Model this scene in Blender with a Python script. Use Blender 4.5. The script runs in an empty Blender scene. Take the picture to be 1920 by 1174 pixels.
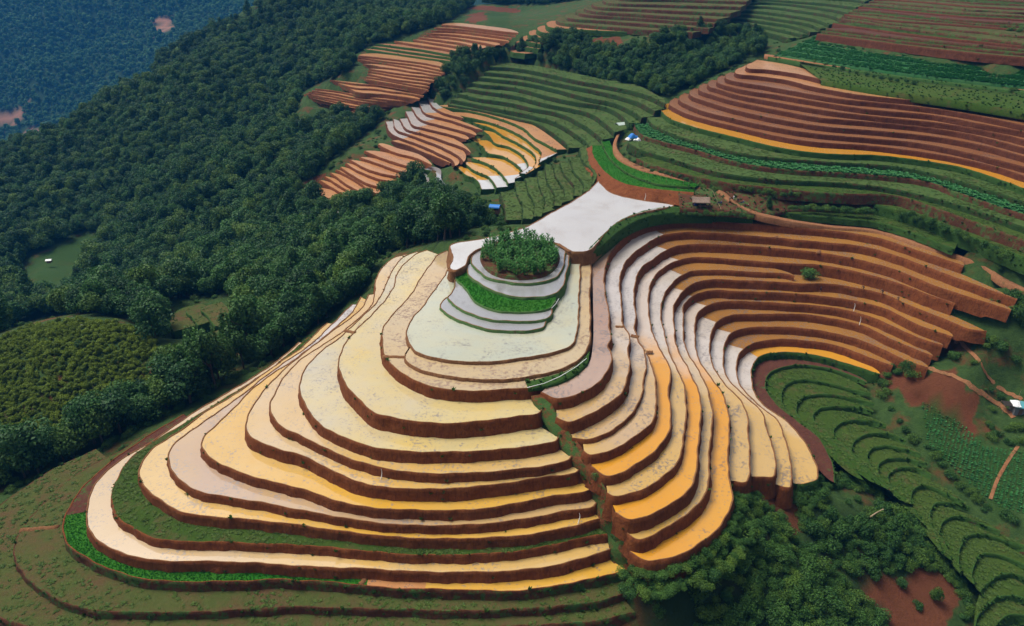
import bpy, bmesh, math, random
import numpy as np
from mathutils import Vector, Matrix
from mathutils.geometry import delaunay_2d_cdt

# ------------------------------------------------------------------ camera, sky, sun, exposure
SC = 1.8                      # metres per survey unit
LIFT = 75.0                   # survey units between the drone and the datum
PITCH = math.radians(27.0)
FPX = 1300.0                  # focal length in photo pixels (1920 wide)
scene = bpy.context.scene
cam = bpy.data.cameras.new("camera")
cam.sensor_width = 36.0
cam.lens = 36.0 * FPX / 1920.0
cam.clip_end = 12000.0
cam_ob = bpy.data.objects.new("camera", cam)
scene.collection.objects.link(cam_ob)
cam_ob.location = (0, 0, LIFT * SC)
cam_ob.rotation_euler = (math.pi / 2 - PITCH, 0, 0)
scene.camera = cam_ob

SUN_EL, SUN_AZ = math.radians(62), math.radians(-60)     # azimuth measured from +Y towards +X
world = bpy.data.worlds.new("World")
scene.world = world
world.use_nodes = True
wt = world.node_tree
sky = wt.nodes.new("ShaderNodeTexSky")
sky.sky_type = 'NISHITA'
sky.sun_disc = False
sky.sun_elevation = SUN_EL
sky.sun_rotation = SUN_AZ
sky.air_density = 0.8
sky.dust_density = 5.0
sky.ozone_density = 1.0
bg = wt.nodes["Background"]
cloud = wt.nodes.new("ShaderNodeHueSaturation")          # cloud cover greys the blue sky
cloud.inputs['Saturation'].default_value = 0.45
wt.links.new(sky.outputs[0], cloud.inputs['Color'])
tc_ = wt.nodes.new("ShaderNodeTexCoord"); cn = wt.nodes.new("ShaderNodeTexNoise"); cr_ = wt.nodes.new("ShaderNodeValToRGB"); cm_ = wt.nodes.new("ShaderNodeMix")
mp_ = wt.nodes.new("ShaderNodeMapping"); mp_.inputs['Scale'].default_value = (1.0, 1.0, 2.2)
cn.inputs['Scale'].default_value = 3.2; cn.inputs['Detail'].default_value = 6; cn.inputs['Roughness'].default_value = .6
wt.links.new(tc_.outputs['Generated'], mp_.inputs[0]); wt.links.new(mp_.outputs[0], cn.inputs['Vector']); wt.links.new(cn.outputs['Fac'], cr_.inputs[0])
cr_.color_ramp.elements[0].position = .38; cr_.color_ramp.elements[0].color = (.55, .57, .62, 1)
cr_.color_ramp.elements[1].position = .62; cr_.color_ramp.elements[1].color = (1.5, 1.48, 1.42, 1)
cm_.data_type = 'RGBA'; cm_.blend_type = 'MULTIPLY'; cm_.inputs[0].default_value = 1.0
wt.links.new(cloud.outputs[0], cm_.inputs[6]); wt.links.new(cr_.outputs[0], cm_.inputs[7])
wt.links.new(cm_.outputs[2], bg.inputs[0])
bg.inputs[1].default_value = 0.09
sl = bpy.data.lights.new("sun", 'SUN')
sl.energy = 2.4
sl.angle = math.radians(28)
sl.color = (1.0, 0.93, 0.82)
sun = bpy.data.objects.new("sun", sl)
scene.collection.objects.link(sun)
sd = Vector((math.sin(SUN_AZ) * math.cos(SUN_EL), math.cos(SUN_AZ) * math.cos(SUN_EL), math.sin(SUN_EL)))
sun.rotation_euler = (-sd).to_track_quat('-Z', 'Y').to_euler()
sun.location = sd * 3000
scene.view_settings.view_transform = 'Standard'
scene.view_settings.look = 'None'
scene.view_settings.exposure = 0.4
scene.view_settings.gamma = 1.0
scene.cycles.max_bounces = 6
scene.cycles.diffuse_bounces = 2
scene.cycles.glossy_bounces = 2
scene.cycles.transmission_bounces = 2
scene.cycles.volume_bounces = 0

# ------------------------------------------------------------------ survey helpers
CP, SP = math.cos(PITCH), math.sin(PITCH)
def ray(u, v):
    x = (np.asarray(u, float) - 960) / FPX
    y = (np.asarray(v, float) - 587) / FPX
    return x, CP - y * SP, -SP - y * CP
def at_z(u, v, z):
    """photo point + height (survey units below the drone) -> ground point"""
    dx, dy, dz = ray(u, v)
    t = z / dz
    return np.stack([t * dx, t * dy, np.zeros_like(t) + z], -1)
def W(p):
    p = np.asarray(p, float)
    q = p * SC
    q[..., 2] += LIFT * SC
    return q
def to_px(p):
    x, y, z = p[..., 0], p[..., 1], p[..., 2]
    f = y * CP - z * SP
    up = y * SP + z * CP
    return 960 + FPX * x / f, 587 - FPX * up / f

def pl(s):
    return np.array([[float(a) for a in t.split(',')] for t in s.split()])
def smooth(P, step=3.5):
    P = np.asarray(P, float)
    if len(P) < 3:
        n = max(2, int(np.linalg.norm(P[1] - P[0]) / step))
        t = np.linspace(0, 1, n)[:, None]
        return P[0] * (1 - t) + P[1] * t
    Q = np.vstack([2 * P[0] - P[1], P, 2 * P[-1] - P[-2]])
    out = []
    for i in range(1, len(Q) - 2):
        p0, p1, p2, p3 = Q[i - 1], Q[i], Q[i + 1], Q[i + 2]
        d1 = max(np.linalg.norm(p1 - p0), 1e-3) ** .5
        d2 = max(np.linalg.norm(p2 - p1), 1e-3) ** .5
        d3 = max(np.linalg.norm(p3 - p2), 1e-3) ** .5
        m1 = (p1 - p0) / d1 - (p2 - p0) / (d1 + d2) + (p2 - p1) / d2
        m2 = (p2 - p1) / d2 - (p3 - p1) / (d2 + d3) + (p3 - p2) / d3
        m1 *= d2; m2 *= d2
        n = max(2, int(np.linalg.norm(p2 - p1) / step))
        for t in np.linspace(0, 1, n, endpoint=False):
            out.append((2 * t**3 - 3 * t**2 + 1) * p1 + (t**3 - 2 * t**2 + t) * m1 + (-2 * t**3 + 3 * t**2) * p2 + (t**3 - t**2) * m2)
    out.append(P[-1])
    return np.array(out)
def normals2(P):
    T = np.gradient(P[:, :2], axis=0)
    T /= np.maximum(np.linalg.norm(T, axis=1), 1e-6)[:, None]
    return np.stack([T[:, 1], -T[:, 0]], -1)

def hash_noise(x, y, seed=0):
    xi = np.floor(x).astype(np.int64); yi = np.floor(y).astype(np.int64)
    def h(a, b):
        n = (a * 374761393 + b * 668265263 + seed * 1442695041) & 0x7fffffff
        n = ((n ^ (n >> 13)) * 1274126177) & 0x7fffffff
        return ((n ^ (n >> 16)) & 0xffff) / 65535.0
    fx = x - xi; fy = y - yi
    fx = fx * fx * (3 - 2 * fx); fy = fy * fy * (3 - 2 * fy)
    return (h(xi, yi) * (1 - fx) + h(xi + 1, yi) * fx) * (1 - fy) + (h(xi, yi + 1) * (1 - fx) + h(xi + 1, yi + 1) * fx) * fy
def fbm(x, y, seed=0, o=4):
    s = 0; a = .5
    for k in range(o):
        s = s + a * hash_noise(x * 2**k, y * 2**k, seed + k); a *= .5
    return s
def inside(u, v, poly):
    poly = np.asarray(poly, float)
    c = np.zeros(np.shape(u), bool)
    x1, y1 = poly[-1]
    for x2, y2 in poly:
        if y1 != y2:
            k = ((y2 > v) != (y1 > v)) & (u < (x1 - x2) * (v - y2) / (y1 - y2) + x2)
            c ^= k
        x1, y1 = x2, y2
    return c

def link(name, me, parent=None):
    o = bpy.data.objects.new(name, me)
    scene.collection.objects.link(o)
    if parent is not None:
        o.parent = parent
    return o
def tag(o, label=None, cat=None, group=None, kind=None):
    if label: o['label'] = label
    if cat: o['category'] = cat
    if group: o['group'] = group
    if kind: o['kind'] = kind
    return o
def mesh_from(name, V, F, mats, mi=None, smooth_=False):
    me = bpy.data.meshes.new(name)
    me.from_pydata([tuple(v) for v in V], [], F)
    for m in mats: me.materials.append(m)
    if mi is not None: me.polygons.foreach_set('material_index', np.asarray(mi, np.int32))
    if smooth_: me.polygons.foreach_set('use_smooth', np.ones(len(me.polygons), bool))
    me.update()
    return me

# ------------------------------------------------------------------ materials
class NT:
    def __init__(s, name):
        s.m = bpy.data.materials.new(name); s.m.use_nodes = True
        s.t = s.m.node_tree; s.b = s.t.nodes["Principled BSDF"]
        s.geo = s.t.nodes.new("ShaderNodeNewGeometry")
        s.pos = s.geo.outputs['Position']
    def n(s, typ, **kw):
        nd = s.t.nodes.new(typ)
        for k, v in kw.items(): setattr(nd, k, v)
        return nd
    def l(s, a, b): s.t.links.new(a, b)
    def noise(s, scale, detail=4, rough=.55, vec=None, dist=0.0, stretch=None):
        nd = s.n("ShaderNodeTexNoise"); nd.inputs['Scale'].default_value = scale
        nd.inputs['Detail'].default_value = detail; nd.inputs['Roughness'].default_value = rough
        nd.inputs['Distortion'].default_value = dist
        v = vec or s.pos
        if stretch:
            mp = s.n("ShaderNodeMapping"); mp.inputs['Scale'].default_value = stretch
            s.l(v, mp.inputs[0]); v = mp.outputs[0]
        s.l(v, nd.inputs['Vector'])
        return nd.outputs['Fac']
    def ramp(s, fac, stops, interp='LINEAR'):
        r = s.n("ShaderNodeValToRGB"); r.color_ramp.interpolation = interp
        e = r.color_ramp.elements
        while len(e) < len(stops): e.new(.5)
        for i, (p, c) in enumerate(stops):
            e[i].position = p; e[i].color = (*c, 1) if not isinstance(c, (int, float)) else (c, c, c, 1)
        s.l(fac, r.inputs[0])
        return r.outputs[0]
    def mix(s, fac, a, b, mode='MIX'):
        m = s.n("ShaderNodeMix", data_type='RGBA', blend_type=mode)
        for sock, val in ((m.inputs[0], fac), (m.inputs[6], a), (m.inputs[7], b)):
            if isinstance(val, (int, float)): sock.default_value = val
            elif isinstance(val, tuple): sock.default_value = (*val, 1)
            else: s.l(val, sock)
        return m.outputs[2]
    def math(s, op, a, b=0.0, clamp=False):
        m = s.n("ShaderNodeMath", operation=op, use_clamp=clamp)
        for i, val in enumerate((a, b)):
            if isinstance(val, (int, float)): m.inputs[i].default_value = val
            else: s.l(val, m.inputs[i])
        return m.outputs[0]
    def bump(s, h, strength, dist):
        b = s.n("ShaderNodeBump"); b.inputs['Strength'].default_value = strength
        b.inputs['Distance'].default_value = dist
        s.l(h, b.inputs['Height']); s.l(b.outputs[0], s.b.inputs['Normal'])
    def out(s, col=None, rough=None, spec=None):
        if col is not None:
            if isinstance(col, tuple): s.b.inputs['Base Color'].default_value = (*col, 1)
            else: s.l(col, s.b.inputs['Base Color'])
        if rough is not None:
            if isinstance(rough, (int, float)): s.b.inputs['Roughness'].default_value = rough
            else: s.l(rough, s.b.inputs['Roughness'])
        if spec is not None: s.b.inputs['Specular IOR Level'].default_value = spec
        return s.m

def mat_water(name, c_a, c_b, clod=.5, clod_col=(.10, .08, .08), ior=1.6, rough=.08, big=.035, clod_scale=1.5, glaze=.35, sky_fade=None):
    """silty water over worked mud: drifts of two silt tones, floating scum and clods breaking the surface"""
    t = NT(name)
    base = t.mix(t.ramp(t.noise(big, 4, .65, dist=.6), [(.32, 0.), (.68, 1.)]), c_a, c_b)
    if sky_fade:                                             # sky reflection painted into the colour, growing towards one end of the terrace
        axis, p0, p1, c_c = sky_fade
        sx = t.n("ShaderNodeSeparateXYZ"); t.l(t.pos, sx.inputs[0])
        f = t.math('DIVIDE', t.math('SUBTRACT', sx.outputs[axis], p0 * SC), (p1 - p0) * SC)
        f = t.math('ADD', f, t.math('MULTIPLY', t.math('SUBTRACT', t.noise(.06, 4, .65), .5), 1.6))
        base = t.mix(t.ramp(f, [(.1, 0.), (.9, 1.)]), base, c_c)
    base = t.mix(t.math('MULTIPLY', t.noise(.35, 4, .7), .28), base, tuple(k * .72 for k in c_b))
    scum = t.ramp(t.math('ADD', t.noise(1.5, 5, .75), t.math('MULTIPLY', t.noise(.05, 3, .6), .6)), [(.93 - .05 * clod, 0.), (1.03 - .05 * clod, .4)])
    base = t.mix(scum, base, tuple(.45 * k + .10 * g for k, g in zip(c_b, (1.0, 1.05, 1.2))))
    fine = t.noise(clod_scale, 3, .7, dist=.3)
    spk = t.ramp(t.math('ADD', fine, t.math('MULTIPLY', t.noise(.13, 3, .6), .5)), [(.885 - .09 * clod, 0.), (.93 - .09 * clod, .9)])
    spk = t.math('MULTIPLY', spk, min(1, .6 + .3 * clod))
    col = t.mix(spk, base, clod_col)
    t.b.inputs['IOR'].default_value = ior
    t.b.inputs['Coat Weight'].default_value = glaze
    t.b.inputs['Coat Roughness'].default_value = .05
    t.b.inputs['Coat IOR'].default_value = 1.6
    t.bump(t.math('ADD', t.math('MULTIPLY', spk, .5), t.noise(.5, 2)), .08, .04)
    return t.out(col, t.math('ADD', t.math('ADD', t.math('MULTIPLY', spk, .5), t.math('MULTIPLY', scum, .25)), rough))
def mat_soil(name, c1, c2, c3, green=0.0, gcol=(.035, .075, .018), scale=1.0):
    t = NT(name)
    a = t.noise(.45 * scale, 5, .7)
    col = t.mix(t.ramp(a, [(.35, 0.), (.7, 1.)]), c1, c2)
    streak = t.noise(1.0, 4, .7, stretch=(2.2, 2.2, .45))
    col = t.mix(t.ramp(streak, [(.45, 0.), (.7, .8)]), col, c3)
    if green > 0:
        g = t.noise(.6 * scale, 5, .75)
        g2 = t.noise(.09, 3, .6)
        gm = t.ramp(t.math('ADD', g, t.math('MULTIPLY', g2, .5)), [(.86 - .34 * green, 0.), (.98 - .34 * green, 1.)])
        gv = t.mix(t.noise(3.0, 3), gcol, tuple(c * 1.9 for c in gcol))
        col = t.mix(gm, col, gv)
    t.bump(t.noise(1.6, 6, .75), .9, .35)
    return t.out(col, .93, .2)
def mat_grass(name, c1, c2, soil=(.11, .06, .035), bare=.25, scale=1.0):
    t = NT(name)
    n1 = t.noise(1.1 * scale, 5, .7)
    col = t.mix(t.ramp(n1, [(.3, 0.), (.7, 1.)]), c1, c2)
    n2 = t.noise(.16 * scale, 5, .7)
    col = t.mix(t.ramp(n2, [(.62 - .3 * bare, 0.), (.82 - .3 * bare, .85)]), col, soil)
    n3 = t.noise(.05, 2)
    col = t.mix(t.ramp(n3, [(.35, 0.), (.7, .45)]), col, tuple(.55 * a + .45 * b for a, b in zip(c2, (.10, .09, .03))))
    t.bump(t.noise(2.2, 6, .75), .9, .3)
    return t.out(col, .95, .15)
def mat_leaf(name, dark, light, hue=(.9, 1.0, .7)):
    t = NT(name)
    oi = t.n("ShaderNodeObjectInfo")
    grove = t.ramp(t.noise(.011, 4, .6), [(.36, .25), (.64, 1.)])
    col = t.mix(t.math('MULTIPLY', oi.outputs['Random'], grove), dark, light)
    at = t.n("ShaderNodeAttribute", attribute_name="leaf_tone")
    col = t.mix(t.math('MULTIPLY', at.outputs['Fac'], .55), col, tuple(min(1, c * k * 2.0) for c, k in zip(light, hue)))
    t.l(col, t.b.inputs['Base Color'])
    t.b.inputs['Roughness'].default_value = .6
    t.b.inputs['Specular IOR Level'].default_value = .25
    tr = t.n("ShaderNodeBsdfTranslucent"); t.l(col, tr.inputs[0])
    ms = t.n("ShaderNodeMixShader"); ms.inputs[0].default_value = .22
    out = t.t.nodes["Material Output"]
    t.l(t.b.outputs[0], ms.inputs[1]); t.l(tr.outputs[0], ms.inputs[2]); t.l(ms.outputs[0], out.inputs['Surface'])
    return t.m
def mat_plain(name, c, rough=.8, var=.35, scale=3.0, spec=.3):
    t = NT(name)
    n = t.noise(scale, 4, .6)
    col = t.mix(n, tuple(k * (1 - var) for k in c), tuple(min(1, k * (1 + var)) for k in c))
    return t.out(col, rough, spec)

GOLD, CREAM, LILAC, WHITE = (.62, .33, .075), (.66, .50, .25), (.52, .42, .36), (.62, .60, .60)
M = {
 'gold':   mat_water('golden_silt_sky_water', (.64, .27, .018), (.64, .32, .04), .15, ior=1.8, glaze=.25, sky_fade=(1, 82, 100, (.56, .50, .46))),
 'gold_far': mat_water('deep_gold_water', (.60, .27, .02), (.58, .29, .04), .15, ior=1.6, glaze=.2),
 'amber':  mat_water('amber_silt_water', (.36, .175, .038), (.27, .125, .038), .8, ior=1.5, glaze=.1),  # brown reflection of the banks behind, painted as water colour
 'cream':  mat_water('cream_silt_sky_water', (.66, .39, .07), (.58, .42, .19), .5, big=.03, ior=2.0, glaze=.5, sky_fade=(0, -4, -44, (.58, .44, .28))),
 'creamgold': mat_water('yellow_silt_sky_water', (.66, .36, .035), (.62, .39, .10), .35, big=.03, ior=1.9, glaze=.5, sky_fade=(0, -14, -50, (.62, .44, .20))),
 'lilac':  mat_water('grey_silt_sky_water', (.46, .33, .25), (.58, .38, .13), .7, big=.03, ior=2.1, glaze=.5, sky_fade=(1, 74, 102, (.58, .55, .55))),
 'straw_e': mat_water('straw_silt_sky_water', (.60, .36, .07), (.54, .36, .14), .55, big=.03, ior=2.0, glaze=.4, sky_fade=(1, 80, 98, (.56, .51, .48))),
 'straw_w': mat_water('pale_straw_water', (.66, .48, .15), (.56, .48, .26), .45, big=.04, ior=2.0, glaze=.4, sky_fade=(0, -8, -44, (.47, .45, .41))),
 'pink':   mat_water('pinkish_silt_water', (.40, .24, .17), (.44, .31, .24), .9, ior=2.1, glaze=.5),
 'white':  mat_water('pale_clear_water', (.60, .59, .60), (.65, .64, .63), .7, clod_col=(.30, .25, .22), ior=2.3, rough=.06, glaze=.7),
 'silver': mat_water('grey_clear_water', (.30, .31, .33), (.37, .37, .37), .4, ior=2.3, rough=.06, glaze=.7),
 'pond':   mat_water('pale_green_water', (.54, .50, .32), (.46, .50, .42), .4, ior=2.1, glaze=.6, big=.05),
 'mudwater': mat_water('clodded_mud_water', (.56, .40, .20), (.50, .40, .25), 1.0, clod_col=(.20, .11, .06), clod_scale=1.1, ior=1.9, glaze=.4),
 'brown':  mat_water('wet_brown_mud', (.20, .075, .026), (.26, .11, .04), .6, ior=1.4, rough=.35, glaze=.1),
 'orange': mat_water('orange_mud', (.42, .18, .06), (.50, .25, .10), .5, ior=1.45, rough=.3, glaze=.1),
 'soil':   mat_soil('red_soil_bank', (.165, .046, .013), (.225, .074, .022), (.085, .026, .011), .0),
 'soil_dry': mat_soil('brown_soil_bank', (.105, .032, .014), (.14, .046, .020), (.055, .019, .011), .0),
 'soil_orange': mat_soil('orange_soil_bank', (.17, .055, .020), (.23, .085, .035), (.10, .035, .016), .1),
 'soil_green': mat_soil('weedy_soil_bank', (.085, .030, .014), (.125, .048, .022), (.045, .018, .010), .35),
 'bank_green': mat_soil('grassy_bank', (.055, .038, .016), (.075, .05, .02), (.035, .024, .012), 1.0, gcol=(.024, .060, .010)),
 'bank_dark': mat_soil('dark_weedy_bank', (.045, .026, .012), (.07, .038, .016), (.028, .016, .009), .7, gcol=(.016, .040, .007)),  # dark soil with weeds
 'bund':   mat_soil('clay_bund', (.19, .085, .035), (.26, .13, .055), (.12, .05, .025), .0),
 'bund_green': mat_soil('grassy_bund', (.10, .06, .03), (.13, .08, .04), (.06, .04, .02), 1.0, gcol=(.05, .10, .03)),
 'grass':  mat_grass('meadow_grass', (.022, .060, .006), (.048, .096, .010), bare=.25),
 'weeds':  mat_grass('weedy_fallow', (.044, .066, .014), (.074, .096, .024), (.11, .055, .03), bare=.6),
 'green':  mat_grass('green_fallow', (.018, .052, .006), (.042, .092, .010), bare=.3),
 'green_hi': mat_grass('grey_green_fallow', (.036, .076, .016), (.068, .125, .030), bare=.25),
 'teal':   mat_grass('leafy_crop', (.018, .095, .026), (.040, .155, .048), bare=-.1, scale=1.6),
 'rice':   mat_grass('rice_seedlings', (.014, .115, .006), (.024, .160, .010), bare=-.9, scale=2),
 'bare':   mat_soil('tilled_earth', (.085, .028, .018), (.12, .042, .026), (.06, .025, .02), .1),
 'gully_soil': mat_soil('gully_soil', (.15, .045, .018), (.22, .08, .03), (.07, .025, .012), .55),
 'path':   mat_soil('dirt_path', (.27, .115, .05), (.34, .17, .08), (.19, .08, .04), .05),
}
# ------------------------------------------------------------------ surveyed terrace edges
# id: (height, tread, bank, back edge id or None, edge line traced on the photograph)
T = {}
def t(id, z, tread, riser, back, s, **kw):
    T[id] = dict(z=z, tread=tread, riser=riser, back=back, px=pl(s), **kw)
# spur facing the camera, lowest to highest, from the gully leftwards
t('s12', -60.9, 'weeds', 'soil_green', 's11', "1190,1147 1127,1162 1060,1170 960,1174 800,1182 600,1188 400,1190 200,1188 80,1180 10,1162 -40,1120 -62,1060 -50,1000 -20,962 30,925 100,880 180,842", drop=3)
t('s11', -59.95, 'weeds', 'soil_green', 's10', "1193,1100 1160,1117 1060,1135 960,1143 860,1145 727,1143 560,1138 483,1142 333,1148 233,1148 167,1142 117,1128 77,1107 50,1083 32,1057 27,1033 30,1010 45,985 70,955 115,912 165,876 220,848 275,812")
t('s10', -58.85, 'grass', 'soil_green', 's9', "1175,1068 1127,1083 1060,1097 977,1108 827,1107 727,1103 640,1095 567,1090 517,1087 467,1090 367,1093 300,1090 250,1082 200,1067 160,1047 133,1027 120,1007 117,987 122,967 133,943 152,917 180,890 213,862 255,832 300,803 345,778", bund='soil')
t('s9', -57.6, 'cream', 'soil', 's8', "1148,1030 1093,1048 1027,1063 950,1073 860,1074 760,1072 660,1067 560,1062 467,1057 367,1053 300,1053 250,1045 207,1030 177,1007 163,987 162,963 165,933 179,907 207,877 235,857 268,837 300,817 327,798 363,774 431,733 497,693 530,668 560,642")
t('s8', -56.55, 'green', 'soil', 's7', "1143,1000 1077,1013 993,1030 893,1040 800,1041 727,1037 643,1030 560,1022 500,1020 400,1017 333,1015 283,1007 247,990 220,970 210,947 210,927 217,903 230,877 253,850 283,830 310,814 335,800 411,752 455,726 507,691 545,660 580,632", bund='soil')
t('s7', -55.35, 'gold2', 'soil', 's6', "1128,973 1093,983 1027,997 960,1007 893,1011 827,1011 727,1007 643,998 560,985 500,979 400,970 350,963 317,950 283,927 263,903 260,887 267,867 283,843 310,825 348,800 389,770 433,744 477,713 521,682 564,652 595,622 614,606")
t('s6', -54.35, 'lilac', 'soil', 's5', "1120,942 1110,952 1060,960 993,972 893,985 827,987 760,985 693,980 627,970 567,958 500,945 433,935 383,925 350,911 327,890 314,868 315,850 327,832 350,813 370,800 411,770 455,739 488,713 532,680 586,643 612,618 632,598 648,582 660,571")
t('s5', -53.2, 'gold2', 'soil', 's4', "1112,915 1093,923 1027,933 960,947 877,957 800,958 727,956 660,947 610,933 560,917 500,902 450,886 410,870 383,850 377,837 382,820 402,800 433,770 462,739 499,709 543,680 575,656 608,632 634,609 655,590 670,570 676,557")
t('s4', -51.7, 'cream', 'soil', 's3', "1088,880 1080,888 1027,895 960,905 877,915 810,919 760,917 703,912 660,900 625,886 593,868 560,853 517,841 483,829 463,813 459,800 462,787 477,757 499,726 532,693 575,658 600,638 632,614 662,593 680,574 690,553")
t('s3', -50.65, 'cream', 'soil', 's2', "1073,853 1070,862 1027,873 977,880 910,887 843,889 793,888 743,883 700,875 660,863 627,849 593,832 560,817 530,803 510,782 506,760 512,744 532,706 564,674 608,645 645,619 672,597 695,574 702,545 703,532 710,511 724,493 740,483 761,477", bund2=1)
t('s2', -49.35, 'straw_w', 'soil', 's1', "1048,820 1043,828 993,837 943,843 877,848 810,849 760,847 703,840 660,828 627,813 603,800 582,775 565,748 560,724 566,703 580,681 606,655 636,633 665,607 690,583 706,566 722,538 730,517 743,495 762,479 782,472")
t('s1', -47.55, 'straw_w', 'soil', 's0', "1017,767 1010,775 960,783 893,792 833,795 773,790 733,783 703,777 680,757 657,733 640,707 634,690 634,673 644,650 662,624 680,606 702,584 722,563 737,538 743,515 764,489 782,475 800,469")
t('s0', -46.15, 'mudwater', 'soil', None, "1100,678 1060,700 993,728 960,730 910,733 860,733 813,727 773,713 750,697 730,680 718,660 715,643 715,630 719,612 731,597 748,576 765,558 778,540 786,526 797,508 807,495 819,480 838,470", backpx="842,480 860,500 900,470 1000,440 1095,500 1100,600")
# summit knoll
t('k1', -45.8, 'mudwater', 'bund', None, "760,665 758,673 768,683 787,693 820,703 860,709 910,713 960,711 987,708 1027,700 1067,687 1093,667 1106,643 1108,610 1106,563 1108,530 1109,490 1112,474", backpx="1090,465 1000,470 860,500 800,600")
t('k2', -45.45, 'pond', 'bund', None, "838,507 827,527 807,553 790,577 773,597 763,617 762,633 767,647 780,660 807,670 860,678 910,680 960,675 1010,667 1053,657 1073,647 1082,630 1085,590 1087,547 1089,497 1092,476", backpx="1090,465 1000,440 860,480")
t('k3', -45.1, 'silver', 'bund_green', None, "843,553 827,567 825,577 837,588 867,603 910,617 943,621 993,620 1020,613 1025,603", backpx="1020,585 900,570")
t('k4', -44.8, 'silver', 'bund_green', None, "853,521 850,540 846,550 839,558 850,570 880,588 920,600 960,603 1000,602 1027,597 1036,587 1034,578", backpx="1030,560 880,520")
t('k5', -44.5, 'rice', 'bund_green', None, "856,506 853,520 870,537 883,557 897,570 923,580 960,585 1000,584 1033,577 1042,563", backpx="1045,545 900,505", bund='bund_green')
t('k6', -44.15, 'silver', 'bund_green', None, "873,500 880,517 897,530 927,547 960,556 993,558 1027,555 1047,547 1058,535 1061,517 1067,490 1069,476", backpx="1060,465 900,480")
t('k7', -43.8, 'silver', 'bund_green', None, "903,466 887,477 883,490 893,505 913,520 947,528 987,532 1023,528 1047,517 1057,497 1061,470", backpx="1040,450 930,450")
t('pond', -43.5, 'white', 'bund', 'closed', "1122,339 1143,360 1194,374 1264,386 1239,392 1194,402 1157,419 1132,441 1109,468 1070,472 1047,458 1000,452 930,458 893,470 879,483 873,497 855,507 843,503 848,482 843,462 848,458 912,446 983,427 1025,404 1067,381 1104,358", drop=2.5)
# flooded flank and amphitheatre, highest to lowest
t('e1', -46.4, 'pink', 'soil', None, "1013,737 1043,748 1073,743 1110,727 1133,707 1145,687 1147,663 1140,650 1147,630 1143,610 1143,587 1137,563 1135,537 1133,523 1135,503 1143,480 1157,460 1180,440 1200,429 1230,420 1280,415 1350,417 1413,421 1480,426 1547,432 1600,438 1647,447 1713,468 1807,499", backpx="1030,722 1085,700 1105,680 1112,640 1112,560 1113,490 1125,470 1150,445 1190,421 1230,407 1280,402 1400,405 1550,417 1650,429 1715,449 1815,485")
t('e2', -47.7, 'lilac', 'soil', 'e1', "1043,783 1067,793 1087,787 1127,767 1160,743 1173,723 1180,697 1183,677 1177,657 1182,633 1170,610 1167,587 1165,563 1163,540 1163,523 1170,497 1187,477 1213,457 1240,443 1283,436 1333,437 1400,442 1453,446 1500,451 1547,455 1613,462 1680,480 1780,517 1907,562")
t('e3', -49.1, 'lilac', 'soil', 'e2', "1073,822 1097,826 1122,820 1155,804 1185,775 1203,745 1209,710 1212,680 1207,655 1198,640 1197,630 1190,617 1193,597 1191,580 1190,563 1190,543 1193,523 1203,503 1220,490 1245,472 1270,462 1310,458 1345,459 1400,462 1467,467 1540,475 1613,488 1680,507 1763,540 1830,562 1896,582")
t('e4', -49.6, 'lilac', 'soil', 'e3', "1093,845 1104,853 1120,853 1150,843 1185,824 1212,804 1228,785 1230,755 1231,725 1226,693 1212,662")
t('e5', -50.65, 'gold', 'soil', 'e3', "1107,875 1120,885 1137,893 1165,887 1200,867 1233,843 1250,820 1257,800 1258,765 1255,735 1258,693 1250,677 1240,657 1230,637 1222,617 1218,597 1217,573 1217,550 1220,533 1233,513 1253,497 1277,487 1307,483 1350,485 1400,489 1467,494 1535,497 1613,512 1680,530 1740,553 1791,570")
t('e6', -51.7, 'straw_e', 'soil', 'e5', "1137,925 1150,932 1177,928 1217,912 1250,890 1270,870 1281,843 1281,820 1285,800 1288,765 1285,730 1280,713 1270,693 1260,670 1252,647 1247,627 1242,610 1240,590 1242,567 1247,550 1260,533 1277,518 1293,510 1320,507 1367,508 1417,511 1467,513 1490,518", drop=3)
t('e7', -52.65, 'gold', 'soil', 'e5', "1153,962 1180,976 1210,970 1250,952 1280,930 1300,907 1307,877 1310,850 1313,800 1315,750 1310,730 1300,710 1290,690 1277,667 1268,643 1265,617 1263,597 1265,573 1273,557 1287,540 1307,530 1333,525 1383,526 1433,528 1500,532 1560,533 1600,540 1634,546 1668,556 1702,572 1753,592 1796,609 1820,618 1850,622")
t('e8', -54.15, 'straw_e', 'soil', 'e7', "1175,1000 1197,1012 1227,1003 1267,980 1300,957 1317,937 1330,900 1330,867 1333,833 1335,800 1337,780 1333,750 1328,730 1317,707 1303,683 1290,660 1282,630 1282,593 1283,573 1293,560 1310,550 1337,545 1383,547 1433,548 1500,552 1576,560 1630,571 1671,584 1711,605 1752,621 1785,632")
t('e9', -55.6, 'gold', 'soil', 'e8', "1180,1035 1198,1047 1217,1053 1243,1050 1287,1035 1317,1017 1343,997 1363,970 1372,947 1373,923 1368,895 1367,843 1368,800 1367,780 1363,757 1353,733 1337,713 1320,690 1310,670 1305,647 1303,623 1305,600 1313,583 1330,572 1353,566 1400,566 1481,570 1549,576 1603,586 1644,599 1698,624 1739,640 1768,648", drop=3.2)
t('e10', -57.0, 'straw_e', 'soil', 'e9', "1376,904 1390,906 1401,903 1405,890 1407,843 1403,800 1402,780 1393,757 1380,740 1360,720 1343,697 1335,680 1332,657 1333,633 1338,613 1350,600 1370,592 1400,590 1468,589 1516,591 1562,598 1617,611 1671,637 1711,653 1749,668", drop=3)
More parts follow.
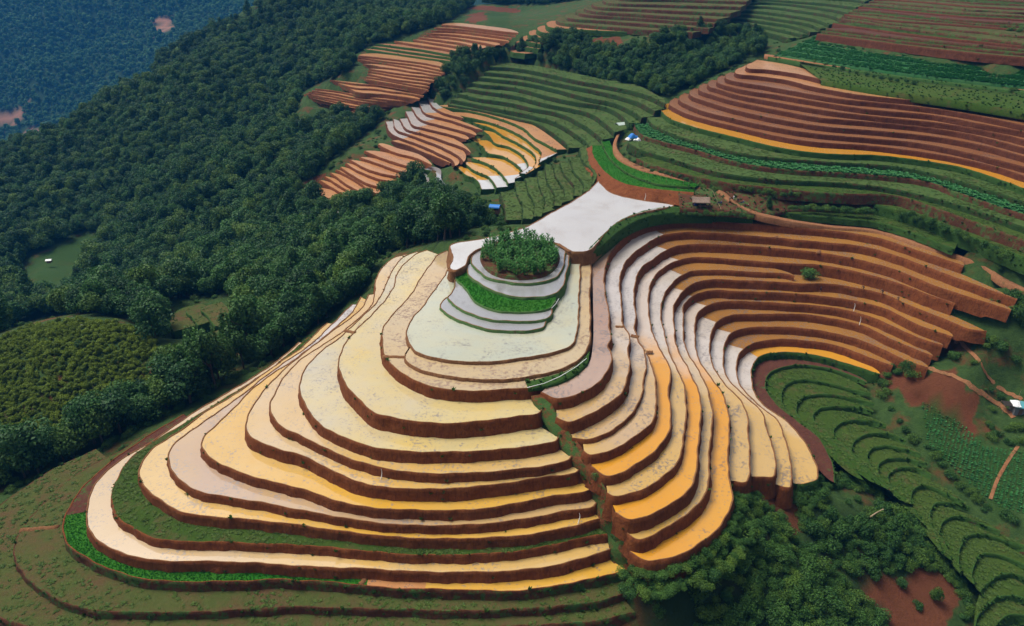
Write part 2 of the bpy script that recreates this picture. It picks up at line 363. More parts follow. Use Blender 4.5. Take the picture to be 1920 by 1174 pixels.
t('e11', -58.3, 'straw_e', 'soil', 'e10', "1412,895 1432,896 1452,894 1453,853 1443,817 1438,800 1433,780 1420,763 1397,743 1377,723 1362,703 1357,683 1357,660 1362,640 1370,627 1387,618 1410,614 1468,614 1522,618 1576,628 1630,645 1671,663 1706,679 1740,690", drop=3)
t('e12', -59.6, 'straw_e', 'soil', 'e11', "1461,911 1473,914 1483,914 1485,897 1483,857 1470,817 1465,800 1453,783 1433,767 1413,750 1397,733 1385,717 1382,697 1383,677 1390,660 1400,650 1417,643 1454,637 1508,639 1563,647 1617,666 1674,687", drop=3)
t('e13', -60.9, 'straw_e', 'bank_green', 'e12', "1495,908 1510,907 1533,900 1534,880 1520,847 1500,817 1486,800 1467,783 1443,767 1423,750 1412,727 1410,703 1412,687 1420,673 1433,665 1450,662 1495,662 1549,671 1603,687 1649,702", drop=3)
# green terraces of the pit below, highest to lowest
G = dict(tread='green', riser='bank_green')
t('g0', -62.1, 'bare', 'bank_green', 'e13', "1566,905 1562,875 1537,822 1489,785 1456,757 1438,730 1438,706 1454,693 1489,685 1535,687 1590,701 1625,717")
def g(id, z, back, s): t(id, z, 'green', 'bank_green', back, s)
g('g1', -62.7, 'g0', "1620,900 1595,868 1562,847 1522,815 1481,777 1465,750 1468,731 1481,717 1508,712 1549,717 1590,728 1632,738")
g('g2', -63.3, 'g1', "1640,905 1612,872 1573,839 1552,820 1514,796 1495,774 1495,758 1508,744 1530,739 1562,740 1600,747 1640,757")
g('g3', -63.9, 'g2', "1650,910 1612,866 1580,835 1546,809 1530,793 1526,779 1535,767 1563,762 1603,763 1638,772")
g('g4', -64.5, 'g3', "1662,915 1625,877 1587,839 1568,820 1564,806 1573,796 1595,788 1630,788 1662,797")
g('g5', -65.1, 'g4', "1664,918 1635,888 1605,862 1598,848 1599,831 1611,820 1636,812 1671,815 1700,826")
g('g6', -65.7, 'g5', "1672,920 1640,882 1627,858 1633,844 1657,835 1698,842 1727,851")
g('g7', -66.3, 'g6', "1690,938 1665,915 1649,890 1648,871 1660,861 1698,860 1738,869")
g('g8', -66.9, 'g7', "1710,945 1682,925 1668,903 1667,891 1671,884 1692,876 1725,879 1749,891")
g('g9', -67.5, 'g8', "1735,985 1718,958 1708,938 1711,920 1725,911 1747,913 1779,928 1808,942")
g('g10', -68.1, 'g9', "1770,1040 1752,995 1743,968 1747,952 1760,943 1793,944 1819,950")
g('g11', -68.7, 'g10', "1785,1050 1776,1028 1763,1001 1766,982 1779,971 1806,970 1847,985 1876,996")
g('g12', -69.3, 'g11', "1800,1075 1798,1044 1804,1017 1814,1005 1847,1003 1888,1014 1940,1030")
g('g13', -69.9, 'g12', "1825,1095 1823,1077 1831,1052 1836,1041 1860,1039 1901,1050 1940,1066")
g('g14', -70.5, 'g13', "1838,1110 1844,1101 1855,1090 1874,1078 1901,1077 1940,1090")
t('g15', -71.2, 'green', 'bank_green', 'g14', "1825,1180 1842,1142 1868,1122 1900,1118 1945,1126")
t('g16', -71.9, 'green', 'bank_green', 'g15', "1855,1200 1875,1162 1900,1152 1945,1158")
# bright green seedling beds above the white pond
t('b1', -42.4, 'rice', 'soil', 'b2', "1109,273 1112,292 1135,323 1160,340 1208,352 1301,361", batter=1.6, drop=1.9)
t('b2', -41.9, 'rice', 'bank_green', None, "1127,262 1137,287 1163,315 1222,342 1303,351", backpx="1142,262 1153,285 1185,312 1232,328 1312,346")
# leafy terraces between the cart track and the brown terraces
t('d1', -40.6, 'grass', 'soil_green', 'd2', "1193,297 1233,312 1300,330 1367,343 1433,350 1480,356 1580,363 1680,367 1747,387 1847,423 1935,455", drop=2.0)
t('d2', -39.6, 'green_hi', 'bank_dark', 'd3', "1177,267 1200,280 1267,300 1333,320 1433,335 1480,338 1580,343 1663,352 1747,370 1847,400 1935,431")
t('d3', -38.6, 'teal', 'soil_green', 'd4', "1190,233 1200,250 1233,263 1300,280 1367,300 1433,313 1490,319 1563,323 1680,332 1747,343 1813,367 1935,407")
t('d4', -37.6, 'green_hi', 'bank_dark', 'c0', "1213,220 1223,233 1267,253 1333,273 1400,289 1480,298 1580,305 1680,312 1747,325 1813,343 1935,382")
t('d0', -42.5, 'grass', 'bank_green', 'd1', "1640,383 1673,390 1747,413 1847,453 1935,488", drop=2.5)
t('d00', -44.5, 'green', 'bank_green', None, "1465,397 1500,402 1580,410 1647,417 1713,437 1790,466", backpx="1480,388 1580,392 1660,395 1730,412 1800,445", drop=1.2)
# brown terraces, upper right
C = [("1252,194 1240,200 1239,206 1253,221 1300,238 1380,258 1450,275 1521,286 1580,290 1633,291 1703,298 1796,313 1863,333 1935,360", 'goldbrown'),
     ("1266,184 1256,190 1255,196 1270,206 1300,218 1380,238 1464,257 1521,266 1633,274 1717,284 1802,298 1872,315 1935,335", 'brown'),
     ("1284,175 1274,181 1273,187 1310,206 1380,224 1436,236 1521,250 1633,260 1717,268 1802,284 1935,317", 'brown'),
     ("1302,166 1293,172 1293,178 1325,191 1380,207 1464,225 1549,238 1661,247 1774,260 1858,277 1935,298", 'brown'),
     ("1319,157 1310,163 1311,169 1340,180 1380,191 1464,208 1537,221 1633,229 1746,240.5 1830,255 1935,282", 'brown'),
     ("1336,150 1327,155 1328,161 1350,169 1380,178 1464,194 1549,208 1633,218 1774,233 1850,246 1935,266", 'brown'),
     ("1353,142 1344,148 1345,154 1380,166 1464,180 1549,194 1633,206 1746,216 1830,231 1935,250", 'brown'),
     ("1370,136 1360,141 1361,147 1380,153 1436,162 1492,172 1577,186 1661,194 1774,207 1858,222 1935,239", 'brown'),
     ("1388,127 1378,132 1379,137 1422,143 1473,150 1521,162 1605,177 1689,186 1802,194 1935,221", 'orange2'),
     ("1408,118 1399,122 1400,127 1440,131 1490,138 1540,149", 'orange2')]
for i, (s, m) in enumerate(C):
    t('c%d' % i, -36.5 + i * 1.06, m, 'soil_dry' if i else 'bank_green', 'c%d' % (i + 1) if i < 8 else None, s,
      backpx=None if i < 8 else ("1420,112 1480,122 1560,140 1640,160 1740,175 1840,182 1935,205" if i == 8 else "1420,112 1480,122 1545,140"), bund='bund' if i == 0 else None, batter=.12, drop=1.4)
# terraces above the green field, top right
B = ["1532,63 1600,72 1661,80 1802,97 1935,109", "1549,53 1661,67 1774,79 1935,94", "1574,34 1689,52 1802,67 1935,83", "1583,27 1661,37 1793,46 1935,57",
     "1600,17 1689,25 1802,37 1935,45", "1619,7 1717,17 1813,25 1935,31", "1640,-3 1740,4 1830,12 1935,17", "1660,-14 1760,-7 1860,-1 1935,3", "1680,-25 1780,-18 1880,-13 1935,-10"]
def between(a, b):
    """edge half way between two surveyed edges"""
    def rs(q): s = np.r_[0, np.cumsum(np.linalg.norm(np.diff(q, axis=0), axis=1))]; x = np.linspace(0, s[-1], 9); return np.c_[np.interp(x, s, q[:, 0]), np.interp(x, s, q[:, 1])]
    m = (rs(pl(a)) + rs(pl(b))) / 2
    return ' '.join('%.1f,%.1f' % (u, v + .6 * math.sin(3 * k + u)) for k, (u, v) in enumerate(m))
UZ = [-20, -18.8, -17.6, -16.6, -15.6, -14.6, -13.6, -12.6, -11.5]
U2 = []
for i, s in enumerate(B):
    U2.append((UZ[i], s))
    if i < 8: U2.append(((UZ[i] + UZ[i + 1]) / 2, between(s, B[i + 1])))
for i, (z, s) in enumerate(U2):
    t('u%d' % i, z, ['weeds', 'green', 'bare', 'green', 'weeds', 'brownweed'][i % 6], 'soil_green' if i % 3 else 'soil_dry', 'u%d' % (i + 1) if i < len(U2) - 1 else None, s,
      backpx=None if i < len(U2) - 1 else "1700,-40 1935,-26")
Mm = ["1345,52 1400,54 1436,60 1480,72", "1345,45 1380,43 1436,50 1505,65", "1350,38 1380,35 1436,41 1490,50 1520,60", "1360,30 1400,28 1470,37 1520,46 1538,54",
      "1370,22 1400,20 1470,27 1530,37 1555,46", "1380,13 1430,12 1500,20 1560,30 1575,36", "1390,5 1450,5 1520,12 1580,22 1592,26", "1400,-4 1500,3 1560,8 1605,14", "1410,-12 1500,-6 1600,-1 1622,3", "1420,-20 1520,-15 1640,-9"]
for i, s in enumerate(Mm):
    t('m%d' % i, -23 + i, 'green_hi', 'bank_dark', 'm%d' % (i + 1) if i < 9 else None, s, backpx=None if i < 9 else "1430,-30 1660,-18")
A = ["966,84 956,90 957,96 985,101", "977,75 967,79 968,84 1010,92", "989,66 979,70 980,75 1015,83", "1001,56 991,60 992,65 1025,73", "1017,48 1007,52 1008,57 1040,64 1110,66",
     "1034,39 1024,43 1026,49 1080,55 1180,60 1300,66", "1053,31 1043,35 1045,40 1087,46 1150,51 1200,55 1300,61", "1068,25 1060,29 1064,33 1120,38 1200,44 1330,53",
     "1088,16 1080,20 1084,24 1200,34 1340,44", "1103,10 1095,14 1099,18 1200,27 1350,36", "1118,3 1110,7 1114,11 1200,17 1370,25", "1138,-4 1130,-1 1134,3 1250,9 1390,13", "1158,-12 1150,-8 1154,-5 1280,-1 1400,3", "1175,-20 1167,-17 1173,-14 1300,-11 1410,-8"]
for i, s in enumerate(A):
    t('a%d' % i, (-31 + 1.6 * i) if i <= 5 else (-23 + 1.15 * (i - 5)), 'straw2' if i < 6 else 'weeds', 'soil_green' if i > 5 else 'bank_green', 'a%d' % (i + 1) if i < 13 else None, s, backpx=None if i < 13 else "1190,-32 1420,-20")
# dark green terraces, centre
H = ["840,196 900,206 967,222 1010,233 1033,247 1060,267 1067,278", "845,186 900,197 950,207 1000,217 1043,230 1073,247 1100,267 1107,278", "858,175 900,185 950,192 1000,203 1050,213 1087,230 1117,250 1130,262",
     "873,165 900,170 967,180 1017,193 1067,203 1107,213 1133,230 1153,248", "884,155 900,158 967,165 1033,182 1083,192 1133,200 1160,213 1180,231", "897,145 983,155 1040,167 1100,183 1150,193 1183,207 1204,221",
     "908,135 983,143 1050,157 1117,170 1167,182 1200,193 1228,208", "918,125 967,128 1033,140 1087,152 1133,160 1183,170 1217,180 1247,194"]
for i, s in enumerate(H):
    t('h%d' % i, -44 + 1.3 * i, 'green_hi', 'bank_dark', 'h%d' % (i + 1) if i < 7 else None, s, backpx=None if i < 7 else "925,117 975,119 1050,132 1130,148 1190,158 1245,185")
# fallow steps in the forest
t('p0', -63.9, 'weeds', 'bank_green', 'p1', "326,622 317,603 324,589 345,577 372,571", drop=3)
t('p1', -63.3, 'weeds', 'bank_green', 'p2', "372,610 358,594 348,584 362,574 380,569")
t('p2', -62.7, 'weeds', 'bank_green', None, "402,612 388,592 377,580 390,572 405,568", backpx="440,612 432,590 425,575 415,566")
# golden terraces, centre left
Y = ["854,311 872,327 894,338 903,355", "869,304 891,321 917,332 931,352", "884,296 914,307 939,324 953,344", "880,259 906,276 913,286 942,293 970,310 979,324 965,335", "906,245 920,257 927,268 956,276 984,296 990,312 975,325",
     "886,230 920,240 948,257 976,271 1004,293 1001,313 984,327", "830,212 892,223 934,235 976,254 1001,273 1015,287 1010,305", "824,199 892,210 948,226 982,241 1004,260 1020,268 1043,281"]
for i, s in enumerate(Y):
    t('y%d' % i, -50 + .75 * i, 'gold_far' if i < 6 else 'orange', 'bank_green', 'y%d' % (i + 1) if i < 7 else None, s, backpx=None if i < 7 else "826,193 895,203 955,217 1000,235 1035,258 1062,280")
Wt = ["734,264 765,273 793,285 821,296 844,306", "723,228 731,248 751,259 785,271 821,287 849,302 853,311", "737,223 742,242 762,251 793,262 835,279 863,296 869,304", "750,223 753,230 762,242 793,251 835,265 872,279 883,287",
      "760,209 764,217 773,234 793,240 835,250 875,262", "772,201 776,209 787,223 821,234 863,245 892,254", "783,188 787,197 796,212 810,217 849,227 894,242 906,244", "799,180 803,188 815,203 835,213 870,222"]
for i, s in enumerate(Wt):
    t('w%d' % i, -50 + .8 * i, 'orange2', 'soil_dry', 'w%d' % (i + 1) if i < 7 else None, s, backpx=None if i < 7 else "806,172 812,185 825,199 860,212")
Z = ["570,359 596,375 619,392 638,400", "578,352 610,369 655,393", "600,338 633,358 664,375 675,387", "609,331 638,349 686,380", "620,324 652,347 695,370", "630,318 667,338 703,362 723,358", "638,313 658,327 697,347 734,351",
     "648,306 667,318 709,335 748,342", "657,300 686,316 723,327 754,332", "675,295 709,307 751,321 768,324", "683,283 723,299 759,310 785,317", "709,271 737,285 779,296 810,310"]
for i, s in enumerate(Z):
    t('z%d' % i, -58.75 + .75 * i, 'orange2' if i else 'white', 'soil', 'z%d' % (i + 1) if i < 11 else None, s, backpx=None if i < 11 else "712,262 740,276 782,288 815,303")
X = ["591,194 619,201 652,214 683,218 709,217", "588,184 624,194 681,210 720,211", "570,177 619,188 675,200 737,201", "579,172 624,180 681,191 754,194", "591,166 638,172 675,180 737,188 773,191", "650,163 667,172 723,177 787,186", "619,150 667,157 709,160 801,173",
     "683,148 737,157 804,169", "689,138 737,148 807,157", "692,129 751,138 821,146", "669,111 737,121 835,138", "672,104 737,111 793,118 841,128"]
X2 = []
for i, s in enumerate(X):
    X2.append((float(i), s))
    if i in (0, 1, 2, 3, 5, 7, 8, 9, 10): X2.append((i + .5, between(s, X[i + 1])))
for i, (lv, s) in enumerate(X2):
    t('x%d' % i, -50 + 1.4 * lv, 'orange', 'soil_dry2', 'x%d' % (i + 1) if i < len(X2) - 1 else None, s, batter=.12, backpx=None if i < len(X2) - 1 else "680,97 740,104 800,111 845,121")
V = ["683,92 737,100 793,108 846,115", "697,87 750,95 800,102 850,109", "706,82 750,88 790,93 835,101 866,106", "740,77 780,84 830,91 875,100", "775,74 810,80 860,88 885,95", "785,70 830,76 870,82 900,91", "795,66 850,71 900,79 930,85", "800,62 850,65 900,71 955,78", "808,57 860,59 910,65 960,72", "815,52 870,55 920,61 968,67", "828,46 870,50 910,55 935,58 972,62"]
for i, s in enumerate(V):
    t('v%d' % i, -33.9 + .9 * i, 'straw2' if i < 3 else 'orange2', 'bank_green' if i < 3 else 'soil_dry2', 'v%d' % (i + 1) if i < 10 else None, s, backpx=None if i < 10 else "835,41 880,45 930,51 975,57")
t('q0', -53.2, 'silver', 'bank_green', None, "762,324 793,335 797,352 813,366 827,376", backpx="770,317 802,329 807,347 822,360 834,371")
t('q1', -52.2, 'silver', 'bank_green', None, "787,316 816,324 818,341 844,364", backpx="796,310 826,318 828,337 852,358")
# terraces dropping away behind the pond
K = ["938,360 946,388 949,413", "966,340 969,363 980,388 980,410", "984,332 991,360 1002,382 1000,406", "1008,321 1011,349 1022,374 1017,400", "1022,307 1025,337 1039,363 1039,386", "1036,307 1042,329 1059,360 1053,380", "1050,304 1056,323 1076,349 1076,367", "1067,295 1076,321 1095,346 1092,361", "1087,278 1092,301 1112,323 1109,347"]
for i, s in enumerate(K):
    t('n%d' % i, -48.5 + .66 * i, 'green_hi', 'bank_dark', 'n%d' % (i + 1) if i < 8 else None, s, backpx=None if i < 8 else "1100,272 1104,295 1120,318 1118,334")
SPLIT = {'s10': [(800, 1105, 'orange'), (686, 1096, 'rice'), (122, 967, 'bare')], 'e1': [(1190, 434, 'amber')], 'e2': [(1246, 442, 'amber')], 'e3': [(1252, 468, 'amber')],  # amber arms: bank reflection painted in from the bend onwards
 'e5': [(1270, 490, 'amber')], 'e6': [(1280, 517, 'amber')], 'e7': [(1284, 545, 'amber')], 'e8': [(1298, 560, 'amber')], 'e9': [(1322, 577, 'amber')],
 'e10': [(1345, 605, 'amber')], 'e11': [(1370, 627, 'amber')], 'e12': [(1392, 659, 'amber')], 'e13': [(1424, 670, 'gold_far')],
 'w7': [(812, 208, 'orange')], 'w6': [(797, 213, 'orange')], 'w5': [(793, 226, 'orange')], 'w4': [(783, 237, 'orange')], 'w3': [(773, 246, 'orange')], 'w2': [(762, 251, 'orange')], 'w1': [(750, 259, 'orange')],
 'y0': [(893, 338, 'white')], 'y1': [(915, 331, 'white')], 'y2': [(941, 326, 'white')], 'y3': [(968, 309, 'white')], 'y4': [(989, 311, 'white')], 'y6': [(1014, 290, 'white')]}
for _w in range(1, 8): T['w%d' % _w]['tread'] = 'white'
T['s10']['tread'] = 'creamgold'
MATMAP = {'gold2': 'creamgold', 'straw': 'creamgold', 'straw2': 'path', 'goldbrown': 'gold_far', 'orange2': 'orange', 'brownweed': 'weeds', 'soil_dry2': 'soil_orange'}

# ------------------------------------------------------------------ lie of the land between the terraces (photo point, height)
CTRL = """
1015,745,-47.6 1040,790,-49.2 1060,835,-50.6 1083,870,-51.6 1105,905,-53 1125,940,-54.3 1145,985,-56 1160,1020,-57.3 1185,1075,-59 1200,1120,-60.3 1210,1165,-61.5
1217,1066,-57 1250,1063,-57.2 1290,1049,-57.2 1345,1011,-57.3 1379,958,-57.4 1250,1090,-59 1340,1045,-59.3 1395,975,-59.5 1300,1100,-61 1400,1040,-61.5 1480,990,-63 1300,1160,-63 1450,1100,-64 1560,1120,-67 1600,1174,-69.5 1400,1174,-65 1250,1230,-63 1500,1250,-68
1400,915,-60 1450,930,-61.5 1500,945,-62.5 1480,960,-63.5 1540,1010,-65.5 1600,1060,-68 1560,930,-63 1620,940,-64.5 1700,990,-67.5 1750,1040,-69.3 1650,1010,-66.5 1700,1060,-69.5 1760,1120,-71.3 1720,1174,-71.8 1800,1150,-72 1900,1174,-72.6 1650,1110,-69.8 1850,1120,-71.6 1800,1250,-73
1660,735,-63 1680,790,-64.3 1750,850,-65.7 1850,940,-68 1920,1000,-69 1720,740,-62.5 1800,800,-64 1860,900,-66.5 1920,900,-66 1720,690,-61 1780,720,-61.5 1850,750,-61.7 1905,770,-61.9 1920,830,-63.5 1790,670,-58.3 1840,650,-56 1890,640,-54.5 1920,620,-52.5 1920,700,-58 1850,700,-59 2000,800,-61 2000,600,-50 2000,1000,-68
1915,560,-48.5 1860,600,-52 1800,640,-56.3 1760,680,-60.3
1313,372,-43.2 1340,385,-43.5 1312,392,-43.6 1280,390,-43.6 1367,373,-43 1413,397,-44.3 1467,410,-45.1 1547,423,-45.9 1647,433,-46 1713,453,-45.9 1797,480,-45.9 1847,500,-46 1880,523,-46.4 1920,548,-46.9 1400,375,-42.8 1500,378,-43 1600,380,-43.2 1240,398,-43.9 1180,415,-44 1130,455,-44.3 1800,452,-44.4 1870,480,-44.8 1920,515,-45.5
1153,273,-41.1 1160,290,-41.3 1194,312,-41.6 1239,326,-41.8 1278,335,-41.9 1320,342,-42 1347,357,-42.2 1165,250,-40.8 1140,262,-42.3 1120,268,-43.2 1205,225,-38.5 1180,245,-40.3 1232,210,-37.2
1000,430,-45.5 930,450,-46.5 900,425,-48 870,400,-49.5 900,380,-49.8 927,395,-49.2 960,420,-47 880,365,-50.5 850,345,-51 830,420,-52 800,450,-54 840,458,-46.5 780,470,-51.5 740,475,-54 700,500,-56 690,540,-56 660,570,-57.5 620,600,-58.5 560,640,-59.5 500,690,-60 420,735,-60.5 340,785,-61 260,825,-61.5 170,870,-62 100,910,-62.3 0,960,-62.6 -80,1010,-63
0,860,-65.5 60,840,-65 130,800,-64.6 230,760,-64 330,720,-63.5 430,680,-62.5 520,640,-61.5 100,720,-61.5 200,680,-60.5 0,740,-62.5 -100,800,-66 -100,900,-67 60,640,-59.5 150,608,-58.3 240,618,-59.5 300,650,-60.5 0,660,-60.5 -100,700,-62.5 350,640,-61 420,620,-60.5 480,600,-60.5
0,590,-87 100,585,-84 220,575,-80 320,560,-75 420,540,-71 500,510,-67 600,480,-64 700,440,-59 -120,610,-92
320,600,-63.5 430,605,-62.5 330,580,-64.5 400,570,-64
0,500,-88 150,470,-83 300,440,-77 450,410,-70 560,400,-64 650,405,-59.5 0,400,-84 150,350,-77 300,330,-71 450,320,-64 550,330,-60 570,300,-59 620,270,-56 0,310,-76 100,262,-71 200,195,-62 300,115,-50 400,65,-38 480,25,-27 200,280,-70 350,220,-58 500,230,-54 560,200,-51.5 450,120,-43 550,100,-38.5 600,140,-44 650,100,-36.5 560,40,-28 650,40,-26.5 700,60,-28.5 750,50,-27 620,215,-52 680,230,-52.5 720,220,-51.5 820,60,-27.3 760,20,-24 850,15,-24 900,25,-26 980,20,-25.5 960,45,-25 930,12,-23.5 1000,5,-21.5 1060,10,-21 700,5,-21 600,5,-20 520,5,-20.5
850,130,-36.5 880,100,-33.8 920,95,-32 900,110,-35 870,150,-41 840,175,-43.5 825,190,-45 810,155,-44.5 950,105,-32.5 990,110,-32 1100,120,-32.5 1200,125,-31.5 1300,100,-29 1250,160,-34.5 1350,110,-29.5 1400,95,-27.5 1150,90,-30 1050,85,-30 1300,70,-26.5 1430,85,-25.5 1380,125,-29.2 1240,190,-35.2 1320,150,-32.3 1130,80,-29
1433,100,-26.6 1480,95,-25.3 1510,80,-23.5 1549,118,-26.4 1640,150,-26.9 1750,170,-27 1850,180,-27 1935,195,-27 1689,137,-26.2 1802,151,-26.2 1935,168,-26.2 1530,70,-21.5 1580,30,-18.8 1625,0,-15.8 1500,75,-23
"""
FARC = [(-420, 330, -150), (-350, 420, -170), (-200, 470, -110), (-100, 520, -70), (0, 560, -40), (100, 520, -22), (200, 450, -12), (300, 400, -8), (-420, 200, -120), (-300, 120, -95), (-200, 60, -80), (300, 250, -14), (320, 120, -35), (250, 60, -60), (200, 30, -72), (120, 20, -73), (0, 25, -64), (-80, 30, -66), (-150, 30, -72), (-260, 540, -150), (150, 600, -25), (-420, 500, -180), (-60, 440, -28), (-140, 420, -45), (-200, 390, -75), (-260, 340, -95)]
# ------------------------------------------------------------------ ground sheet
rng = np.random.default_rng(7)
random.seed(7)
for k, d in T.items():
    d['spx'] = smooth(d['px'])
    P = at_z(d['spx'][:, 0], d['spx'][:, 1], d['z'])
    n = normals2(P)
    s = np.concatenate([[0], np.cumsum(np.linalg.norm(np.diff(P[:, :2], axis=0), axis=1))])
    ph = rng.uniform(0, 6.28, 4)
    wob = .05 * np.sin(s / 2.1 + ph[0]) + .045 * np.sin(s / .9 + ph[1]) + .03 * np.sin(s / .42 + ph[2])
    P[:, :2] += n * wob[:, None]
    d['P'] = P
pts = []
for k, d in T.items():
    P = d['P']
    s = np.concatenate([[0], np.cumsum(np.linalg.norm(np.diff(P[:, :2], axis=0), axis=1))])
    m = int(np.clip(s[-1] / 5.0, 3, 22))
    for q in np.linspace(0.06, .94, m):
        i = int(np.searchsorted(s, q * s[-1])); i = min(i, len(P) - 1)
        pts.append((P[i, 0], P[i, 1], P[i, 2] - (2.2 if d['P'][0, 1] < 165 else 1.7)))
for k, d in T.items():                                    # the hillside meets the right-hand ends of the amphitheatre terraces
    if k[0] in 'xvzw' and k != 'q0':
        P = d['P']
        for e, e1 in ((0, min(6, len(P) - 1)), (-1, -min(7, len(P)))):
            o = P[e] - P[e1]; o = o / max(np.linalg.norm(o), 1e-3); pts.append((P[e, 0] + o[0] * .8, P[e, 1] + o[1] * .8, P[e, 2] - .5))
    if k[0] == 'e' and k not in ('e4', 'e6'):
        P = d['P']; o = P[-1] - P[-6]; o = o / max(np.linalg.norm(o), 1e-3)
        pts.append((P[-1, 0] + o[0] * 1.2, P[-1, 1] + o[1] * 1.2, P[-1, 2] - .7)); pts.append((P[-1, 0] + o[0] * 5, P[-1, 1] + o[1] * 5, P[-1, 2] - 1.0))
for tok in CTRL.split():
    u, v, z = map(float, tok.split(','))
    p = at_z(u, v, z); pts.append((p[0], p[1], p[2]))
pts += FARC
pts = np.array(pts)
key = np.round(pts[:, :2] / 1.2).astype(int)
_, ui = np.unique(key, axis=0, return_index=True)
pts = pts[np.sort(ui)]
L0 = 100.0
def kern(a, b):
    r2 = ((a[:, None, 0] - b[None, :, 0])**2 + (a[:, None, 1] - b[None, :, 1])**2) / L0**2
    return .5 * r2 * np.log(r2 + 1e-12)
n_ = len(pts)
Am = np.zeros((n_ + 3, n_ + 3))
Am[:n_, :n_] = kern(pts, pts) + np.eye(n_) * 2e-4
Pm = np.c_[np.ones(n_), pts[:, :2] / L0]
Am[:n_, n_:] = Pm; Am[n_:, :n_] = Pm.T
sol = np.linalg.solve(Am, np.r_[pts[:, 2], 0, 0, 0])
def ground(x, y):
    x = np.asarray(x, float); sh = x.shape
    q = np.c_[x.ravel(), np.asarray(y, float).ravel()]
    out = np.empty(len(q))
    for i in range(0, len(q), 4000):
        b = q[i:i + 4000]
        out[i:i + 4000] = kern(b, pts) @ sol[:n_] + np.c_[np.ones(len(b)), b / L0] @ sol[n_:]
    return out.reshape(sh)
def clip_to(back, a, b):
    """part of a back edge that lies between the points nearest to a and b"""
    i = int(np.argmin(((back[:, :2] - a[:2])**2).sum(1))); j = int(np.argmin(((back[:, :2] - b[:2])**2).sum(1)))
    if i == j: return back[max(0, i - 1):i + 2]
    return back[i:j + 1] if i < j else back[j:i + 1][::-1]
def plan(id, d):
    """plan outline of a terrace: its edge P, outward normals n and the line B under the next terrace up"""
    P = d['P']; z = d['z']
    if d['back'] == 'closed':
        if np.linalg.norm(P[0, :2] - P[-1, :2]) < .5: P = P[:-1]
        area = .5 * np.sum(P[:, 0] * np.roll(P[:, 1], -1) - np.roll(P[:, 0], -1) * P[:, 1])
        n = normals2(np.vstack([P[-1:], P, P[:1]]))[1:-1]
        return P, (-n if area < 0 else n), None
    n = normals2(P)
    if d['back']:
        B = clip_to(T[d['back']]['P'], P[0], P[-1]).copy(); B[:, 2] = z
    else:
        q = pl(d['backpx'])
        B = at_z(smooth(q)[:, 0], smooth(q)[:, 1], z)
        if np.linalg.norm(B[0] - P[0]) + np.linalg.norm(B[-1] - P[-1]) > np.linalg.norm(B[-1] - P[0]) + np.linalg.norm(B[0] - P[-1]): B = B[::-1]
    dd = ((P[:, None, :2] - B[None, :, :2])**2).sum(-1).argmin(1)
    if np.sum(n * (P[:, :2] - B[dd][:, :2])) < 0: n = -n
    if d['back']:
        nb = normals2(B); d2 = ((B[:, None, :2] - P[None, :, :2])**2).sum(-1).argmin(1)
        if np.sum(nb * (P[d2][:, :2] - B[:, :2])) < 0: nb = -nb
        B[:, :2] -= nb * .5
    ends = {'e': (0, 1), 'x': (1, 1), 'v': (1, 1), 'z': (1, 1), 'g': (1, 1), 'w': (0, 1), 'y': (1, 0)}.get(id[0], (0, 0))
    if id in ('e13', 'e12', 'e11', 'e10', 'e6', 'e4'): ends = (0, 1)
    s = np.r_[0, np.cumsum(np.linalg.norm(np.diff(B[:, :2], axis=0), axis=1))]
    for e, on in enumerate(ends):                         # treads taper to a tip where they run out
        if not on or len(B) < 4: continue
        L_ = min(5.0, s[-1] * .2) if id[0] == 'e' else min(10.0, s[-1] * .35); w = np.clip(1 - (s if e == 0 else s[-1] - s) / L_, 0, 1)**1.5
        B[:, :2] += (P[0 if e == 0 else -1, :2] - B[:, :2]) * w[:, None]
    return P, n, B
GX = np.arange(-400, 281, 2.0); GY = np.arange(22, 541, 2.0)
gx, gy = np.meshgrid(GX, GY)
gz = ground(gx, gy)
gz += (fbm(gx / 9, gy / 9, 3) - .5) * .5
u0_, v0_ = to_px(np.stack([gx, gy, gz], -1))
wd_ = np.clip((gy - 140) / 60, 0, 1) * (inside(u0_, v0_, pl("-400,330 0,310 120,275 220,205 320,125 430,75 520,60 560,200 540,330 540,420 660,420 560,520 300,560 100,560 -400,640")) | ((u0_ < 0) & (v0_ < 640)))
for _ in range(6): wd_ = (wd_ + np.roll(wd_, 1, 0) + np.roll(wd_, -1, 0) + np.roll(wd_, 1, 1) + np.roll(wd_, -1, 1)) / 5
gz += wd_ * ((fbm(gx / 48, gy / 60, 8, 3) - .45) * 16 - np.abs(fbm(gx / 30 + gy / 60, gy / 90, 9, 2) - .4) * 14)
gz = np.clip(gz, -200, 40)
limit = np.full(gz.shape, 1e3); TERR = np.zeros(gz.shape, bool)
for id, d in T.items():                                   # the ground stays under every terrace
    P, n, B = plan(id, d)
    poly = P[:, :2] if B is None else np.vstack([P[:, :2], B[::-1, :2]])
    a0 = np.searchsorted(GX, poly[:, 0].min()) - 1; a1 = np.searchsorted(GX, poly[:, 0].max()) + 1
    b0 = np.searchsorted(GY, poly[:, 1].min()) - 1; b1 = np.searchsorted(GY, poly[:, 1].max()) + 1
    sl_ = np.s_[max(b0, 0):b1, max(a0, 0):a1]
    m_ = inside(gx[sl_], gy[sl_], poly)
    limit[sl_] = np.where(m_, np.minimum(limit[sl_], d['z'] - .55), limit[sl_]); TERR[sl_] |= m_
    for q in poly[::3]:
        j = int(round((q[1] - GY[0]) / 2)); i_ = int(round((q[0] - GX[0]) / 2))
        if 0 <= j < len(GY) and 0 <= i_ < len(GX): limit[j, i_] = min(limit[j, i_], d['z'] - .55); TERR[j, i_] = True
lim2 = limit.copy()
